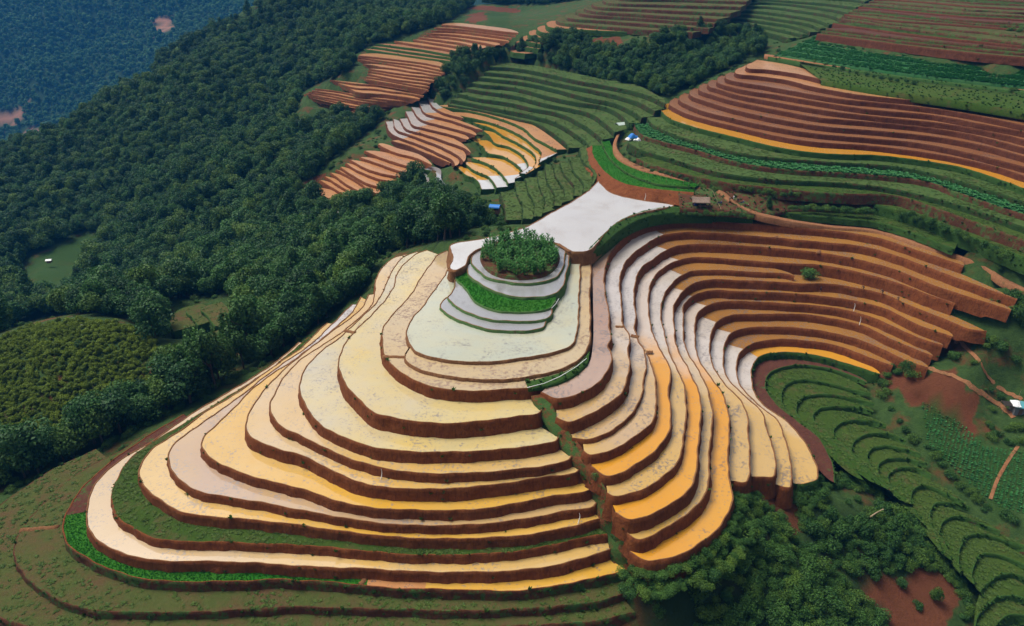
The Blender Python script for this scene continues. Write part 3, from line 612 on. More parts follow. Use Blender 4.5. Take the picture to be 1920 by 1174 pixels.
for dy in (-1, 0, 1):
    for dx in (-1, 0, 1):
        lim2 = np.minimum(lim2, np.roll(np.roll(limit, dy, 0), dx, 1))
near_tip = np.zeros(gz.shape, bool)
for k, d in T.items():
    if k[0] == 'e' and k not in ('e4', 'e6'): near_tip |= (gx - d['P'][-1, 0])**2 + (gy - d['P'][-1, 1])**2 < 5.5**2
    if k[0] in 'es' and len(k) < 4:
        e_ = 0
        near_tip |= (gx - d['P'][e_, 0])**2 + (gy - d['P'][e_, 1])**2 < 3.6**2
    if k[0] in 'xvzw':
        for e_ in (0, -1): near_tip |= (gx - d['P'][e_, 0])**2 + (gy - d['P'][e_, 1])**2 < 3.5**2
    if k[0] == 'g': near_tip |= ((gx - d['P'][0, 0])**2 + (gy - d['P'][0, 1])**2 < 4**2) | ((gx - d['P'][-1, 0])**2 + (gy - d['P'][-1, 1])**2 < 4**2)
lim2 = np.where(near_tip, limit, lim2)
gz = np.minimum(gz, lim2)
def gh(x, y):
    x = np.asarray(x, float); y = np.asarray(y, float)
    i = np.clip((x - GX[0]) / 2, 0, len(GX) - 1.001); j = np.clip((y - GY[0]) / 2, 0, len(GY) - 1.001)
    i0 = i.astype(int); j0 = j.astype(int); fx = i - i0; fy = j - j0
    return (gz[j0, i0] * (1 - fx) + gz[j0, i0 + 1] * fx) * (1 - fy) + (gz[j0 + 1, i0] * (1 - fx) + gz[j0 + 1, i0 + 1] * fx) * fy

# land cover zones traced on the photograph
ZONES = {
 'forest': [pl("-300,960 0,862 120,838 230,786 325,735 345,690 420,724 300,782 170,850 0,915 -300,1020"), pl("-700,420 -300,330 0,288 120,250 200,190 300,110 420,55 480,20 510,-60 1100,-60 1100,-2 1020,10 890,8 840,42 800,56 700,85 660,105 672,135 640,150 590,160 560,180 590,205 650,222 722,222 700,240 655,275 600,325 566,345 566,368 640,406 690,392 750,356 775,350 800,372 850,385 905,393 900,425 860,446 840,452 720,474 690,505 688,540 600,608 500,678 420,724 345,765 330,700 305,648 240,600 150,588 60,600 0,625 -300,640 -700,720")],
 'hump': [pl("-300,650 0,640 60,612 150,600 240,612 300,650 340,700 330,760 230,800 120,850 0,880 -300,980")],
 'center': [pl("958,112 980,95 1010,80 1035,72 1120,72 1200,92 1250,72 1340,58 1430,70 1435,100 1400,112 1330,148 1270,175 1240,186 1200,165 1120,150 1040,128")],
 'line': [pl("845,118 870,104 935,98 945,112 905,130 880,152 850,180 828,196 812,165 835,140")],
 'thicket': [pl("1195,1075 1260,1058 1345,1010 1382,930 1420,925 1452,955 1490,1015 1545,1060 1610,1115 1670,1174 1690,1300 1200,1300")],
 'thicket2': [pl("1490,912 1530,925 1560,955 1600,975 1640,955 1690,955 1725,995 1760,1045 1785,1082 1740,1068 1690,1072 1640,1092 1590,1078 1530,1030 1505,985")],
}
EXCL = [pl("45,490 165,430 200,450 165,520 105,575 30,560"), pl("1105,72 1160,68 1188,92 1150,98 1112,88"), pl("302,592 338,560 436,556 455,600 450,705 330,705"),
        pl("590,165 680,120 690,140 650,160"), pl("565,185 640,215 590,240 540,240"), pl("575,345 600,322 640,285 690,255 725,235 735,265 660,300 580,350")]
def zone(name, u, v):
    r = np.zeros(np.shape(u), bool)
    for p in ZONES[name]: r |= inside(u, v, p)
    for p in EXCL: r &= ~inside(u, v, p)
    return r

nx, ny = len(GX), len(GY)
V3 = W(np.stack([gx, gy, gz], -1).reshape(-1, 3))
idx = np.arange(nx * ny).reshape(ny, nx)
F4 = np.stack([idx[:-1, :-1], idx[:-1, 1:], idx[1:, 1:], idx[1:, :-1]], -1).reshape(-1, 4)
me = bpy.data.meshes.new("terrain")
me.vertices.add(len(V3)); me.vertices.foreach_set('co', V3.ravel())
me.loops.add(F4.size); me.loops.foreach_set('vertex_index', F4.ravel().astype(np.int32))
me.polygons.add(len(F4)); me.polygons.foreach_set('loop_start', np.arange(0, F4.size, 4, dtype=np.int32))
me.polygons.foreach_set('use_smooth', np.ones(len(F4), bool))
uu, vv = to_px(np.stack([gx, gy, gz], -1))
def soft(polys, u, v):
    r = np.zeros(np.shape(u), bool)
    for p in polys: r |= inside(u, v, pl(p))
    return r.astype(float)
bare = soft(["1000,735 1040,742 1080,840 1120,880 1150,960 1180,1030 1225,1120 1215,1200 1195,1200 1165,1080 1110,950 1050,840",
             "1395,915 1460,905 1510,960 1500,1010 1470,1000 1430,950", "1600,1040 1640,1060 1720,1075 1770,1075 1795,1110 1780,1200 1690,1200 1620,1120",
             "1280,360 1420,368 1640,378 1650,396 1480,392 1440,404 1380,400 1280,396", "1105,72 1160,68 1188,92 1150,98 1112,88",
             "1640,700 1700,690 1790,690 1840,740 1830,790 1700,760", "1740,800 1800,770 1830,810 1800,850", "565,345 600,322 610,330 575,352", "872,16 905,10 978,18 972,25 905,20", "868,30 905,22 918,36 880,44"], uu, vv)
ca = me.color_attributes.new("bare_earth", 'FLOAT_COLOR', 'POINT')
ca.data.foreach_set('color', np.repeat(bare.ravel()[:, None], 4, 1).astype(np.float32).ravel())
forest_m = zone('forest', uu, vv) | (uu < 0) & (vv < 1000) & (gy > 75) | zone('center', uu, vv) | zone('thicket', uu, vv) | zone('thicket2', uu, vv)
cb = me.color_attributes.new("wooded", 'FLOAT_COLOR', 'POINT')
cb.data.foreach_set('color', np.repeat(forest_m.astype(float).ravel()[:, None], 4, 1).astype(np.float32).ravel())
cr = soft(["1725,748 1800,790 1846,838 1900,842 1935,850 1935,965 1880,955 1845,932 1740,835", "55,492 165,436 195,452 150,505 90,545 40,525", "60,640 60,612 150,600 235,612 200,640", "840,42 868,28 882,30 850,50", "910,24 960,26 950,50 915,44"], uu, vv)
cc = me.color_attributes.new("crop", 'FLOAT_COLOR', 'POINT')
cc.data.foreach_set('color', np.repeat(cr.ravel()[:, None], 4, 1).astype(np.float32).ravel())
me.update(calc_edges=True)
def mat_terrain():
    t_ = NT("hillside_ground")
    g1 = t_.noise(.5, 5, .75)
    grass = t_.mix(t_.ramp(g1, [(.3, 0.), (.7, 1.)]), (.022, .050, .013), (.050, .095, .024))
    soil = t_.mix(t_.noise(.3, 5, .7), (.085, .025, .014), (.18, .055, .026))
    n = t_.noise(.11, 5, .7)
    col = t_.mix(t_.ramp(n, [(.52, 0.), (.66, .75)]), grass, soil)
    a = t_.n("ShaderNodeAttribute", attribute_name="bare_earth")
    f = t_.math('ADD', a.outputs['Fac'], t_.math('MULTIPLY', t_.math('SUBTRACT', t_.noise(.4, 5, .7), .5), .9))
    col = t_.mix(t_.ramp(f, [(.4, 0.), (.62, .9)]), col, soil)
    c = t_.n("ShaderNodeAttribute", attribute_name="crop")
    rows_ = t_.noise(2.2, 3, .6, stretch=(1.6, .35, 1))
    col = t_.mix(t_.math('MULTIPLY', c.outputs['Fac'], .9), col, t_.mix(rows_, (.016, .040, .008), (.034, .085, .016)))
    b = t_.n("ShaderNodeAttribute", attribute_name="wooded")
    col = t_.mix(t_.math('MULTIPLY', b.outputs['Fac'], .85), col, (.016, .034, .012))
    t_.bump(t_.noise(1.2, 6, .75), .9, .4)
    return t_.out(col, .95, .15)
me.materials.append(mat_terrain())
tag(link("terrain", me), kind='structure')

# ------------------------------------------------------------------ terraces
def mat_of(k): return M[MATMAP.get(k, k)]
def build_terrace(id, d, name='terrace'):
    z = d['z']; closed = d['back'] == 'closed'
    P, n, B = plan(id, d)
    drop = d.get('drop', {'e': 2.5}.get(id[0], 1.9)); bat = d.get('batter', .2)
    watery = MATMAP.get(d['tread'], d['tread']) in ('gold', 'amber', 'cream', 'lilac', 'pink', 'white', 'pond', 'straw_w', 'gold_far', 'straw_e', 'creamgold', 'silver', 'mudwater', 'brown', 'orange')
    far = P[:, 1].mean() > 165
    bw, bh = ((.11, .09) if watery else (.06, .02)) if not far else (.09, .05)
    N = len(P); V = []; F = []; MI = []
    fade = np.ones(N)
    ends = {'e': (0, 1), 'x': (1, 1), 'v': (1, 1), 'z': (1, 1), 'g': (1, 1), 'w': (0, 1), 'y': (1, 0)}.get(id[0], (0, 0))
    sP = np.r_[0, np.cumsum(np.linalg.norm(np.diff(P[:, :2], axis=0), axis=1))]
    for e, on in enumerate(ends):                         # banks die away into the hillside at the tips
        if on: fade = np.minimum(fade, np.clip((sP if e == 0 else sP[-1] - sP) / min(3.5, sP[-1] * .25), .8 if id[0] == 'e' else .3, 1))
    rows = [(-bw - .06, 0.0), (-bw, bh), (0.0, bh)]
    s = np.arange(N)
    nr = 5
    for r in range(1, nr + 1):
        rows.append((bat * drop * r / nr, -drop * r / nr))
    for ri, (off, dz) in enumerate(rows):
        jit = .02 if ri < 3 else .13
        o = off + (fbm(P[:, 0] * 1.3 + ri * 7, P[:, 1] * 1.3 + ri * 3, 11) - .5) * 2 * jit
        jz = 0 if ri == 0 else (fbm(P[:, 0] * .9, P[:, 1] * .9 + ri, 5) - .5) * .11
        if ri > 2: o = o * (.55 + 1.1 * fbm(P[:, 0] * .35, P[:, 1] * .35, 19)) ** 1.3
        V.append(np.c_[P[:, :2] + n * np.asarray(o).reshape(-1, 1) * np.ones((N, 1)), z + (dz * fade if ri > 2 else dz) + jz * np.ones(N)])
    R = len(rows)
    Vall = np.vstack(V)
    for r in range(R - 1):
        for i in range(N if closed else N - 1):
            j = (i + 1) % N
            F.append((r * N + i, r * N + j, (r + 1) * N + j, (r + 1) * N + i)); MI.append(1 if r < 2 else 2)
    inner = V[0]
    poly = inner if closed else np.vstack([inner, B[::-1]])
    keep = [0]
    for i in range(1, len(poly)):
        if np.linalg.norm(poly[i, :2] - poly[keep[-1], :2]) > .12: keep.append(i)
    poly = poly[keep]
    cross = []; cuts = []; extra = []
    if not closed:
        nf = sum(1 for k_ in keep if k_ < N)
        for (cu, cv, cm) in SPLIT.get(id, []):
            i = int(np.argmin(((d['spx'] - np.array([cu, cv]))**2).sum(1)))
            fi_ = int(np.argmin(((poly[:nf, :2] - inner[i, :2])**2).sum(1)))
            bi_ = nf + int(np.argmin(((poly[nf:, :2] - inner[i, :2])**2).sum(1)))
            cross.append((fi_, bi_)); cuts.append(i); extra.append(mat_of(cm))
    vs, es, fs, *_ = delaunay_2d_cdt([Vector((float(a), float(b))) for a, b in poly[:, :2]], [(i, (i + 1) % len(poly)) for i in range(len(poly))] + cross, [], 1, 1e-4)
    base = len(Vall)
    zz = z - .004
    Vall = np.vstack([Vall, np.array([(v.x, v.y, zz) for v in vs])]) if len(vs) else Vall
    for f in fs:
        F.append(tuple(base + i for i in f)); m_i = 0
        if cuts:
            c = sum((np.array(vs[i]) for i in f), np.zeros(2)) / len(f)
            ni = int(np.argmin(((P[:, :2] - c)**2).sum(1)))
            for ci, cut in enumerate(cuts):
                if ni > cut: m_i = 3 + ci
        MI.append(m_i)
    if not closed:                                        # earth faces closing the two ends
        for a, b in ((0, 0), (N - 1, len(B) - 1)):
            k0 = len(Vall)
            a0 = V[2][a]; b0 = B[b].copy()
            Vall = np.vstack([Vall, a0, (a0[0], a0[1], a0[2] - drop * fade[a]), (b0[0], b0[1], b0[2] - drop * fade[a]), (b0[0], b0[1], z)])
            F.append((k0, k0 + 1, k0 + 2, k0 + 3)); MI.append(0 if id[0] == 'g' else 2)
    bm_ = M[d.get('bund') or ('bund' if watery else d['riser'])]
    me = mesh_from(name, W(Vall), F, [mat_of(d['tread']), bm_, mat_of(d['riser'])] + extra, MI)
    bm = bmesh.new(); bm.from_mesh(me); bmesh.ops.recalc_face_normals(bm, faces=bm.faces)
    for f in bm.faces:
        if f.material_index in (0, 3, 4, 5) and f.normal.z < 0: f.normal_flip()
        if f.material_index in (1, 2): f.smooth = True
    bm.to_mesh(me); bm.free()
    return tag(link(name, me), kind='structure')
for id, d in T.items():
    build_terrace(id, d, 'pond' if id == 'pond' else 'terrace')

def loft(name, front, zf, back, zb, mat, rows=6, bump=.05, skirt=0.0, kind='structure', n=None):
    """a sloping strip between two surveyed lines"""
    a = smooth(pl(front)); b = smooth(pl(back))
    n = n or max(len(a), len(b))
    def res(q):
        s = np.r_[0, np.cumsum(np.linalg.norm(np.diff(q, axis=0), axis=1))]
        x = np.linspace(0, s[-1], n)
        return np.c_[np.interp(x, s, q[:, 0]), np.interp(x, s, q[:, 1])]
    def zs(z, q):
        if not isinstance(z, (list, tuple)): return np.full(n, float(z))
        q = pl(q); s = np.r_[0, np.cumsum(np.linalg.norm(np.diff(q, axis=0), axis=1))]
        return np.interp(np.linspace(0, 1, n), s / s[-1], z)
    a = res(a); b = res(b)
    A3 = at_z(a[:, 0], a[:, 1], zs(zf, front)); B3 = at_z(b[:, 0], b[:, 1], zs(zb, back))
    V = []
    if skirt: V.append(A3 - np.array([0, 0, skirt]))
    for r in range(rows):
        q = A3 + (B3 - A3) * r / (rows - 1)
        q[:, 2] += (fbm(q[:, 0], q[:, 1], 21) - .5) * 2 * bump
        V.append(q)
    if skirt: V.append(B3 - np.array([0, 0, skirt]))
    V = np.vstack(V); R = len(V) // n
    F = [(r * n + i, r * n + i + 1, (r + 1) * n + i + 1, (r + 1) * n + i) for r in range(R - 1) for i in range(n - 1)]
    me = mesh_from(name, W(V), F, [mat if not isinstance(mat, str) else M[mat]], smooth_=True)
    bm = bmesh.new(); bm.from_mesh(me); bmesh.ops.recalc_face_normals(bm, faces=bm.faces)
    if sum(f.normal.z for f in bm.faces) < 0: bmesh.ops.reverse_faces(bm, faces=bm.faces)
    bm.to_mesh(me); bm.free()
    return tag(link(name, me), kind=kind)
# leafy green field with the dirt lane along its foot, top right
loft('field', "1455,103 1594,124 1746,144 1935,165", -25.4, "1536,66 1602,75 1661,83 1802,100 1935,112", -21.0, 'teal', skirt=1.2)
loft('lane', "1433,104 1549,122 1689,139 1802,153 1935,170", -25.9, "1434,101 1549,118 1689,135 1802,149 1935,165", -25.7, 'path', rows=3, skirt=1.0)
loft('field', "1480,112 1560,127 1700,146 1935,176", -26.2, "1440,106 1550,123 1690,141 1935,171", -25.98, 'bank_green', skirt=1.5)
loft('field', "1540,152 1640,169 1780,188 1935,212", -27.0, "1500,120 1700,150 1935,180", -26.25, 'grass', skirt=1.5)
# bank between the white pond and the amphitheatre, and the cart track
loft('bank', "1112,474 1140,452 1168,429 1205,410 1250,401 1300,399 1370,401 1413,405", [-44.2, -44.2, -44.2, -44.2, -44.3, -44.4, -44.6, -44.8], "1104,466 1132,438 1157,416 1194,399 1239,389 1300,388 1370,391 1420,396", [-43.35, -43.35, -43.35, -43.4, -43.4, -43.5, -43.6, -44.2], 'bank_green', skirt=2.2, bump=.12)
loft('path', "1367,376 1413,400 1467,413 1547,425 1647,435 1713,456 1797,482 1847,502 1880,525 1935,553", [-43.0, -44.2, -45.1, -45.9, -46, -45.9, -45.9, -46, -46.4, -47], "1367,370 1413,394 1467,408 1547,421 1647,431 1713,451 1797,478 1847,497 1880,519 1935,546", [-42.9, -44.1, -45.0, -45.8, -45.9, -45.8, -45.8, -45.9, -46.3, -46.9], 'path', rows=4, skirt=1.2)
loft('path', "1156,253 1149,273 1155,292 1192,315 1239,329 1278,338 1320,345 1347,361 1367,378", [-40.9, -41.1, -41.3, -41.6, -41.8, -41.9, -42, -42.3, -43], "1162,250 1156,271 1164,288 1196,309 1240,323 1279,332 1320,339 1351,353 1372,368", [-40.8, -41, -41.2, -41.5, -41.7, -41.8, -41.9, -42.2, -42.9], 'path', rows=4, skirt=.8)
loft('bank', "1275,392 1330,396 1380,399 1430,404", [-43.6, -43.7, -43.9, -44.6], "1270,352 1320,347 1350,364 1372,380", [-42.3, -42.1, -42.5, -43.1], 'soil_green', rows=8, skirt=1.0, bump=.1)
loft('bank', "1385,383 1440,402 1480,396 1580,396 1660,400", [-43.4, -44.6, -44.3, -44.2, -44.0], "1360,358 1420,364 1480,366 1580,371 1650,377", [-42.2, -42.1, -42.1, -42.2, -42.3], 'soil_green', rows=8, skirt=.5, bump=.15)
loft('gully', "996,742 1014,775 1044,822 1070,860 1086,885 1108,920 1116,945 1124,978 1140,1005 1144,1035 1172,1072 1190,1107", [-46.6, -47.8, -49.5, -50.8, -51.9, -53.4, -54.6, -55.6, -56.7, -57.9, -59.2, -60.4],
     "1022,738 1050,784 1078,823 1099,848 1112,877 1142,928 1158,965 1180,1003 1186,1038 1196,1060 1210,1092 1222,1125", [-46.6, -47.9, -49.2, -49.9, -50.7, -52, -53.3, -54.6, -56.0, -57.5, -59.2, -60.6], 'gully_soil', rows=7, skirt=.6, bump=.22)
loft('bank', "990,729 1030,723 1060,713 1085,698 1103,680", -46.12, "986,716 1027,706 1067,693 1090,677 1105,660", -45.86, 'bank_green', rows=4, bump=.08, skirt=.5)
# ------------------------------------------------------------------ trees and bushes
M['leaf'] = mat_leaf('broadleaf_foliage', (.005, .030, .017), (.056, .140, .032))
M['leaf_light'] = mat_leaf('light_foliage', (.028, .085, .017), (.100, .185, .030), (1.0, .95, .5))
M['leaf_bush'] = mat_leaf('bush_foliage', (.010, .048, .014), (.065, .145, .028))
M['leaf_far'] = mat_leaf('far_foliage', (.012, .070, .030), (.090, .210, .070))
M['bark'] = mat_plain('bark', (.09, .065, .045), .9)
def crown_mesh(name, seed, lobes, leaves, leaf, mat, shape='round', stretch=1.0):
    """unit-height foliage: many small leaf sprays over uneven lobes"""
    r = np.random.default_rng(seed)
    L = []
    for i in range(lobes):
        a = r.uniform(0, 6.28)
        if shape == 'cone':
            h = .25 + .7 * (i + .5) / lobes; rad = .30 * (1.05 - h) + .03; o = rad * .5
            L.append((np.array([math.cos(a) * o, math.sin(a) * o, h]), np.array([rad, rad, .13]) + .03))
        elif shape == 'bush':
            o = r.uniform(0, .42); h = r.uniform(.25, .62) * (1 - o * .6)
            s = r.uniform(.20, .34)
            L.append((np.array([math.cos(a) * o, math.sin(a) * o, h]), np.array([s, s, s * .85])))
        elif shape == 'plume':
            o = r.uniform(.05, .42); h = r.uniform(.35, .9) - o * .35
            s = r.uniform(.09, .17)
            L.append((np.array([math.cos(a) * o, math.sin(a) * o, h]), np.array([s, s, s * 1.9])))
        else:
            o = r.uniform(0, .27); h = r.uniform(.42, .82) - o * .35
            s = r.uniform(.16, .27)
            L.append((np.array([math.cos(a) * o, math.sin(a) * o, h]), np.array([s, s, s * .82])))
    if shape == 'round': L.append((np.array([0, 0, .58]), np.array([.26, .26, .26])))
    vol = np.array([s[0] * s[2] for c, s in L]); vol = vol / vol.sum()
    which = r.choice(len(L), leaves, p=vol)
    d = r.normal(size=(leaves, 3)); d[:, 2] += .25
    d /= np.linalg.norm(d, axis=1)[:, None]
    rr = r.uniform(.72, 1.08, leaves)
    C = np.array([L[k][0] for k in which]) + d * np.array([L[k][1] for k in which]) * rr[:, None]
    C[:, 2] = np.maximum(C[:, 2], .06)
    nrm = d * .8 + r.normal(size=(leaves, 3)) * .55; nrm[:, 2] += .35
    nrm /= np.linalg.norm(nrm, axis=1)[:, None]
    t1 = np.cross(nrm, r.normal(size=(leaves, 3))); t1 /= np.linalg.norm(t1, axis=1)[:, None]
    t2 = np.cross(nrm, t1)
    sz = leaf * r.uniform(.6, 1.35, leaves)[:, None]
    droop = nrm * sz * .28
    V = np.stack([C - t1 * sz, C - t2 * sz * .55 + droop, C + t1 * sz, C + t2 * sz * .55 + droop], 1).reshape(-1, 3)
    F = np.arange(leaves * 4).reshape(-1, 4)
    me = bpy.data.meshes.new(name)
    me.vertices.add(len(V)); me.vertices.foreach_set('co', V.ravel())
    me.loops.add(F.size); me.loops.foreach_set('vertex_index', F.ravel().astype(np.int32))
    me.polygons.add(len(F)); me.polygons.foreach_set('loop_start', np.arange(0, F.size, 4, dtype=np.int32))
    tone = np.clip(r.beta(1.2, 2.6, len(L))[which] * .7 + r.beta(1.2, 3, leaves) * .5, 0, 1)
    at = me.attributes.new("leaf_tone", 'FLOAT', 'POINT'); at.data.foreach_set('value', np.repeat(tone, 4).astype(np.float32))
    me.materials.append(mat); me.update(calc_edges=True)
    return me
def trunk_mesh(seed):
    r = random.Random(seed)
    V = []; F = []
    def limb(p, q, r0, r1, seg=4, sides=6):
        p = Vector(p); q = Vector(q); b = len(V)
        ax = (q - p).normalized(); s = ax.orthogonal().normalized(); tt = ax.cross(s)
        for k in range(seg + 1):
            f = k / seg; c = p.lerp(q, f) + s * .02 * math.sin(f * 5 + seed)
            rad = r0 + (r1 - r0) * f
            for i in range(sides):
                a = 6.283 * i / sides; V.append(c + s * rad * math.cos(a) + tt * rad * math.sin(a))
        for k in range(seg):
            for i in range(sides):
                j = (i + 1) % sides; F.append((b + k * sides + i, b + k * sides + j, b + (k + 1) * sides + j, b + (k + 1) * sides + i))
    limb((0, 0, -.08), (0, 0, .55), .032, .016)
    for k in range(5):
        a = r.uniform(0, 6.28); h = r.uniform(.25, .5)
        limb((0, 0, h), (math.cos(a) * .22, math.sin(a) * .22, h + r.uniform(.15, .3)), .014, .005, 3, 5)
    return mesh_from("trunk", V, F, [M['bark']], smooth_=True)
CROWNS = {
 'tree': [crown_mesh('crown', 10 + i, 9 + i % 4, 2300, .033, M['leaf']) for i in range(5)] + [crown_mesh('crown', 30 + i, 9, 2200, .034, M['leaf_light']) for i in range(2)] + [crown_mesh('crown', 41, 9, 1900, .034, M['leaf'], 'cone')],
 'bush': [crown_mesh('shrub', 50 + i, 10, 1300, .046, M['leaf_bush'], 'bush') for i in range(4)] + [crown_mesh('shrub', 60 + i, 10, 1300, .046, M['leaf_light'], 'bush') for i in range(2)],
 'bamboo': [crown_mesh('crown', 70 + i, 18, 2400, .034, M['leaf_bush'], 'plume') for i in range(2)],
 'far': [crown_mesh('crown', 80 + i, 7, 420, .075, M['leaf_far']) for i in range(3)],
}
TRUNKS = [trunk_mesh(i) for i in range(3)]
def scatter(zn, xr, yr, step, extra=None):
    xs = np.arange(xr[0], xr[1], step); ys = np.arange(yr[0], yr[1], step)
    x, y = np.meshgrid(xs, ys); x = x.ravel() + rng.uniform(-.45, .45, x.size) * step; y = y.ravel() + rng.uniform(-.45, .45, x.size) * step
    z = gh(x, y)
    u, v = to_px(np.stack([x, y, z], -1))
    ok = zone(zn, u, v)
    if extra is not None: ok &= extra(x, y, z, u, v)
    return np.c_[x, y, z, u, v][ok]
def gn_stuff(name, P, R, S, sources, label=None, group=None):
    """one uncountable mass of plants: points carrying instances of the plant meshes"""
    me = bpy.data.meshes.new(name)
    me.vertices.add(len(P)); me.vertices.foreach_set('co', np.asarray(P, float).ravel())
    for nm, typ, data in (("turn", 'FLOAT', R), ("grow", 'FLOAT_VECTOR', S)):
        a = me.attributes.new(nm, typ, 'POINT'); a.data.foreach_set('value' if typ == 'FLOAT' else 'vector', np.asarray(data, np.float32).ravel())
    o = link(name, me)
    g_ = bpy.data.node_groups.new(name, 'GeometryNodeTree')
    g_.interface.new_socket("Geometry", in_out='INPUT', socket_type='NodeSocketGeometry')
    g_.interface.new_socket("Geometry", in_out='OUTPUT', socket_type='NodeSocketGeometry')
    N_ = g_.nodes; gi = N_.new('NodeGroupInput'); go = N_.new('NodeGroupOutput')
    iop = N_.new('GeometryNodeInstanceOnPoints'); jn = N_.new('GeometryNodeJoinGeometry')
    for s in sources:
        oi = N_.new('GeometryNodeObjectInfo'); oi.inputs['Object'].default_value = s; oi.inputs['As Instance'].default_value = True
        oi.transform_space = 'ORIGINAL'
        g_.links.new(oi.outputs['Geometry'], jn.inputs[0])
    g_.links.new(gi.outputs[0], iop.inputs['Points']); g_.links.new(jn.outputs[0], iop.inputs['Instance'])
    iop.inputs['Pick Instance'].default_value = True
    rv = N_.new('FunctionNodeRandomValue'); rv.data_type = 'INT'; rv.inputs[4].default_value = 0; rv.inputs[5].default_value = len(sources) - 1
    g_.links.new(rv.outputs[2], iop.inputs['Instance Index'])
    na = N_.new('GeometryNodeInputNamedAttribute'); na.data_type = 'FLOAT'; na.inputs[0].default_value = "turn"
    cx = N_.new('ShaderNodeCombineXYZ'); g_.links.new(na.outputs[0], cx.inputs[2])
    er = N_.new('FunctionNodeEulerToRotation'); g_.links.new(cx.outputs[0], er.inputs[0]); g_.links.new(er.outputs[0], iop.inputs['Rotation'])
    ng = N_.new('GeometryNodeInputNamedAttribute'); ng.data_type = 'FLOAT_VECTOR'; ng.inputs[0].default_value = "grow"
    g_.links.new(ng.outputs[0], iop.inputs['Scale']); g_.links.new(iop.outputs[0], go.inputs[0])
    md = o.modifiers.new("plants", 'NODES'); md.node_group = g_
    return tag(o, label, None, group, 'stuff')
def put_tree(p, h, w, rot, kind, k, label, group):
    """a tree: an empty at its foot with a trunk and a crown"""
    e = link('tree', None); e.location = W(p); e.rotation_euler = (0, 0, rot); e.scale = (w, w, h)
    tag(e, label, 'tree', group)
    link('trunk', TRUNKS[k % 3], e)
    return e, link('crown', CROWNS[kind][k % len(CROWNS[kind])], e)
def put_shrub(p, h, w, rot, k, label, group, name='shrub', cat='shrub'):
    o = link(name, CROWNS['bush'][k % len(CROWNS['bush'])]); o.location = W(p); o.rotation_euler = (0, 0, rot); o.scale = (w, w, h)
    return tag(o, label, cat, group)

# forest on the slope to the left, the wooded hollow in the middle and the line of trees between the fields
fo = scatter('forest', (-400, 40), (70, 480), 2.35)
ce = scatter('center', (-20, 140), (150, 330), 2.3)
li = scatter('line', (-50, 20), (150, 330), 2.3)
def sized(q, lo, hi, p=2.2):
    return lo + (hi - lo) * rng.beta(1.6, p, len(q))
D = np.r_[sized(fo, 1.9, 6.8, 2.6), sized(ce, 2.2, 4.8), sized(li, 2.2, 4.2)]
ALL = np.vstack([fo, ce, li]); GRP = np.r_[np.zeros(len(fo)), np.ones(len(ce)), np.full(len(li), 2)]
D *= np.where(ALL[:, 4] > 440, 1.2, 1.0)
DIST = np.linalg.norm(ALL[:, :3], axis=1)
vis = (ALL[:, 3] > -20) & (ALL[:, 3] < 1940) & (ALL[:, 4] > -10) & (ALL[:, 4] < 1190)
score = np.where(vis, D / DIST, 0)
# hidden ones (behind the spur) do not count
hid = (ALL[:, 3] > 560) & (ALL[:, 4] > 700)
score[hid] = 0
order = np.argsort(-score)
near = order[:292]
far_i = np.setdiff1d(np.arange(len(ALL)), near)
LAB = ["leafy dark green tree in the dense forest on the slope left of the terraces", "bushy green tree in the wooded hollow above the dark green terraces", "round green tree in the narrow belt between the orange and the dark green terraces"]
GRO = ["forest trees on the left slope", "trees of the wooded hollow", "trees of the narrow belt"]
src = {}
bam = pl("320,660 350,610 430,600 470,640 480,720 440,760 350,740")
for q in near:
    x, y, z, u, v = ALL[q]; gk = int(GRP[q])
    isb = gk == 0 and bool(inside(u, v, bam))
    h = D[q] * SC * random.uniform(1.15, 1.5) * (1.35 if isb else 1); w = D[q] * SC * 1.25
    kind = 'bamboo' if isb else 'tree'; k = random.randrange(8)
    e, c = put_tree((x, y, z - .1), h, w, random.uniform(0, 6.28), kind, k,
                    "feathery light green bamboo-like tree beside the small fallow terraces" if isb else LAB[gk], "feathery trees by the small fallow terraces" if isb else GRO[gk])
    src.setdefault((kind, k % len(CROWNS[kind])), c)
fs = [src[k] for k in sorted(src) if k[0] == 'tree']
fi = far_i
gn_stuff("forest", W(np.c_[ALL[fi, :2], ALL[fi, 2] - .15]), rng.uniform(0, 6.28, len(fi)), np.c_[D[fi] * SC * 1.25, D[fi] * SC * 1.25, D[fi] * SC * rng.uniform(1.1, 1.5, len(fi))], fs)
# bushes: thicket below the golden terraces, second thicket by the ravine, hedges
th = np.vstack([scatter('thicket', (20, 80), (38, 90), 1.05), scatter('thicket2', (30, 90), (45, 100), .95)])
dth = sized(th, 1.0, 2.7, 3.2)
sc_ = dth / np.linalg.norm(th[:, :3], axis=1); sc_[(th[:, 4] > 1200)] = 0
o2 = np.argsort(-sc_); nb_ = o2[:70]
bs = {}
for q in nb_:
    x, y, z, u, v = th[q]; k = random.randrange(6)
    low = inside(u, v, ZONES['thicket2'][0])
    s = put_shrub((x, y, z - .1), dth[q] * SC * random.uniform(.9, 1.3), dth[q] * SC * 1.05, random.uniform(0, 6.28), k,
                  "leafy green shrub in the thicket between the red landslip and the green terraces" if low else "leafy green shrub in the thicket below the golden flooded terraces",
                  "shrubs of the thicket by the landslip" if low else "shrubs of the thicket below the golden terraces")
    bs.setdefault(k, s)
rest = np.setdiff1d(np.arange(len(th)), nb_)
bsrc = [bs[k] for k in sorted(bs)]
hu = scatter('hump', (-200, 0), (60, 140), .8)
dh = sized(hu, .5, 1.5, 2.4)
gr = th[rest][:, :3]; dg = dth[rest]
foot = []
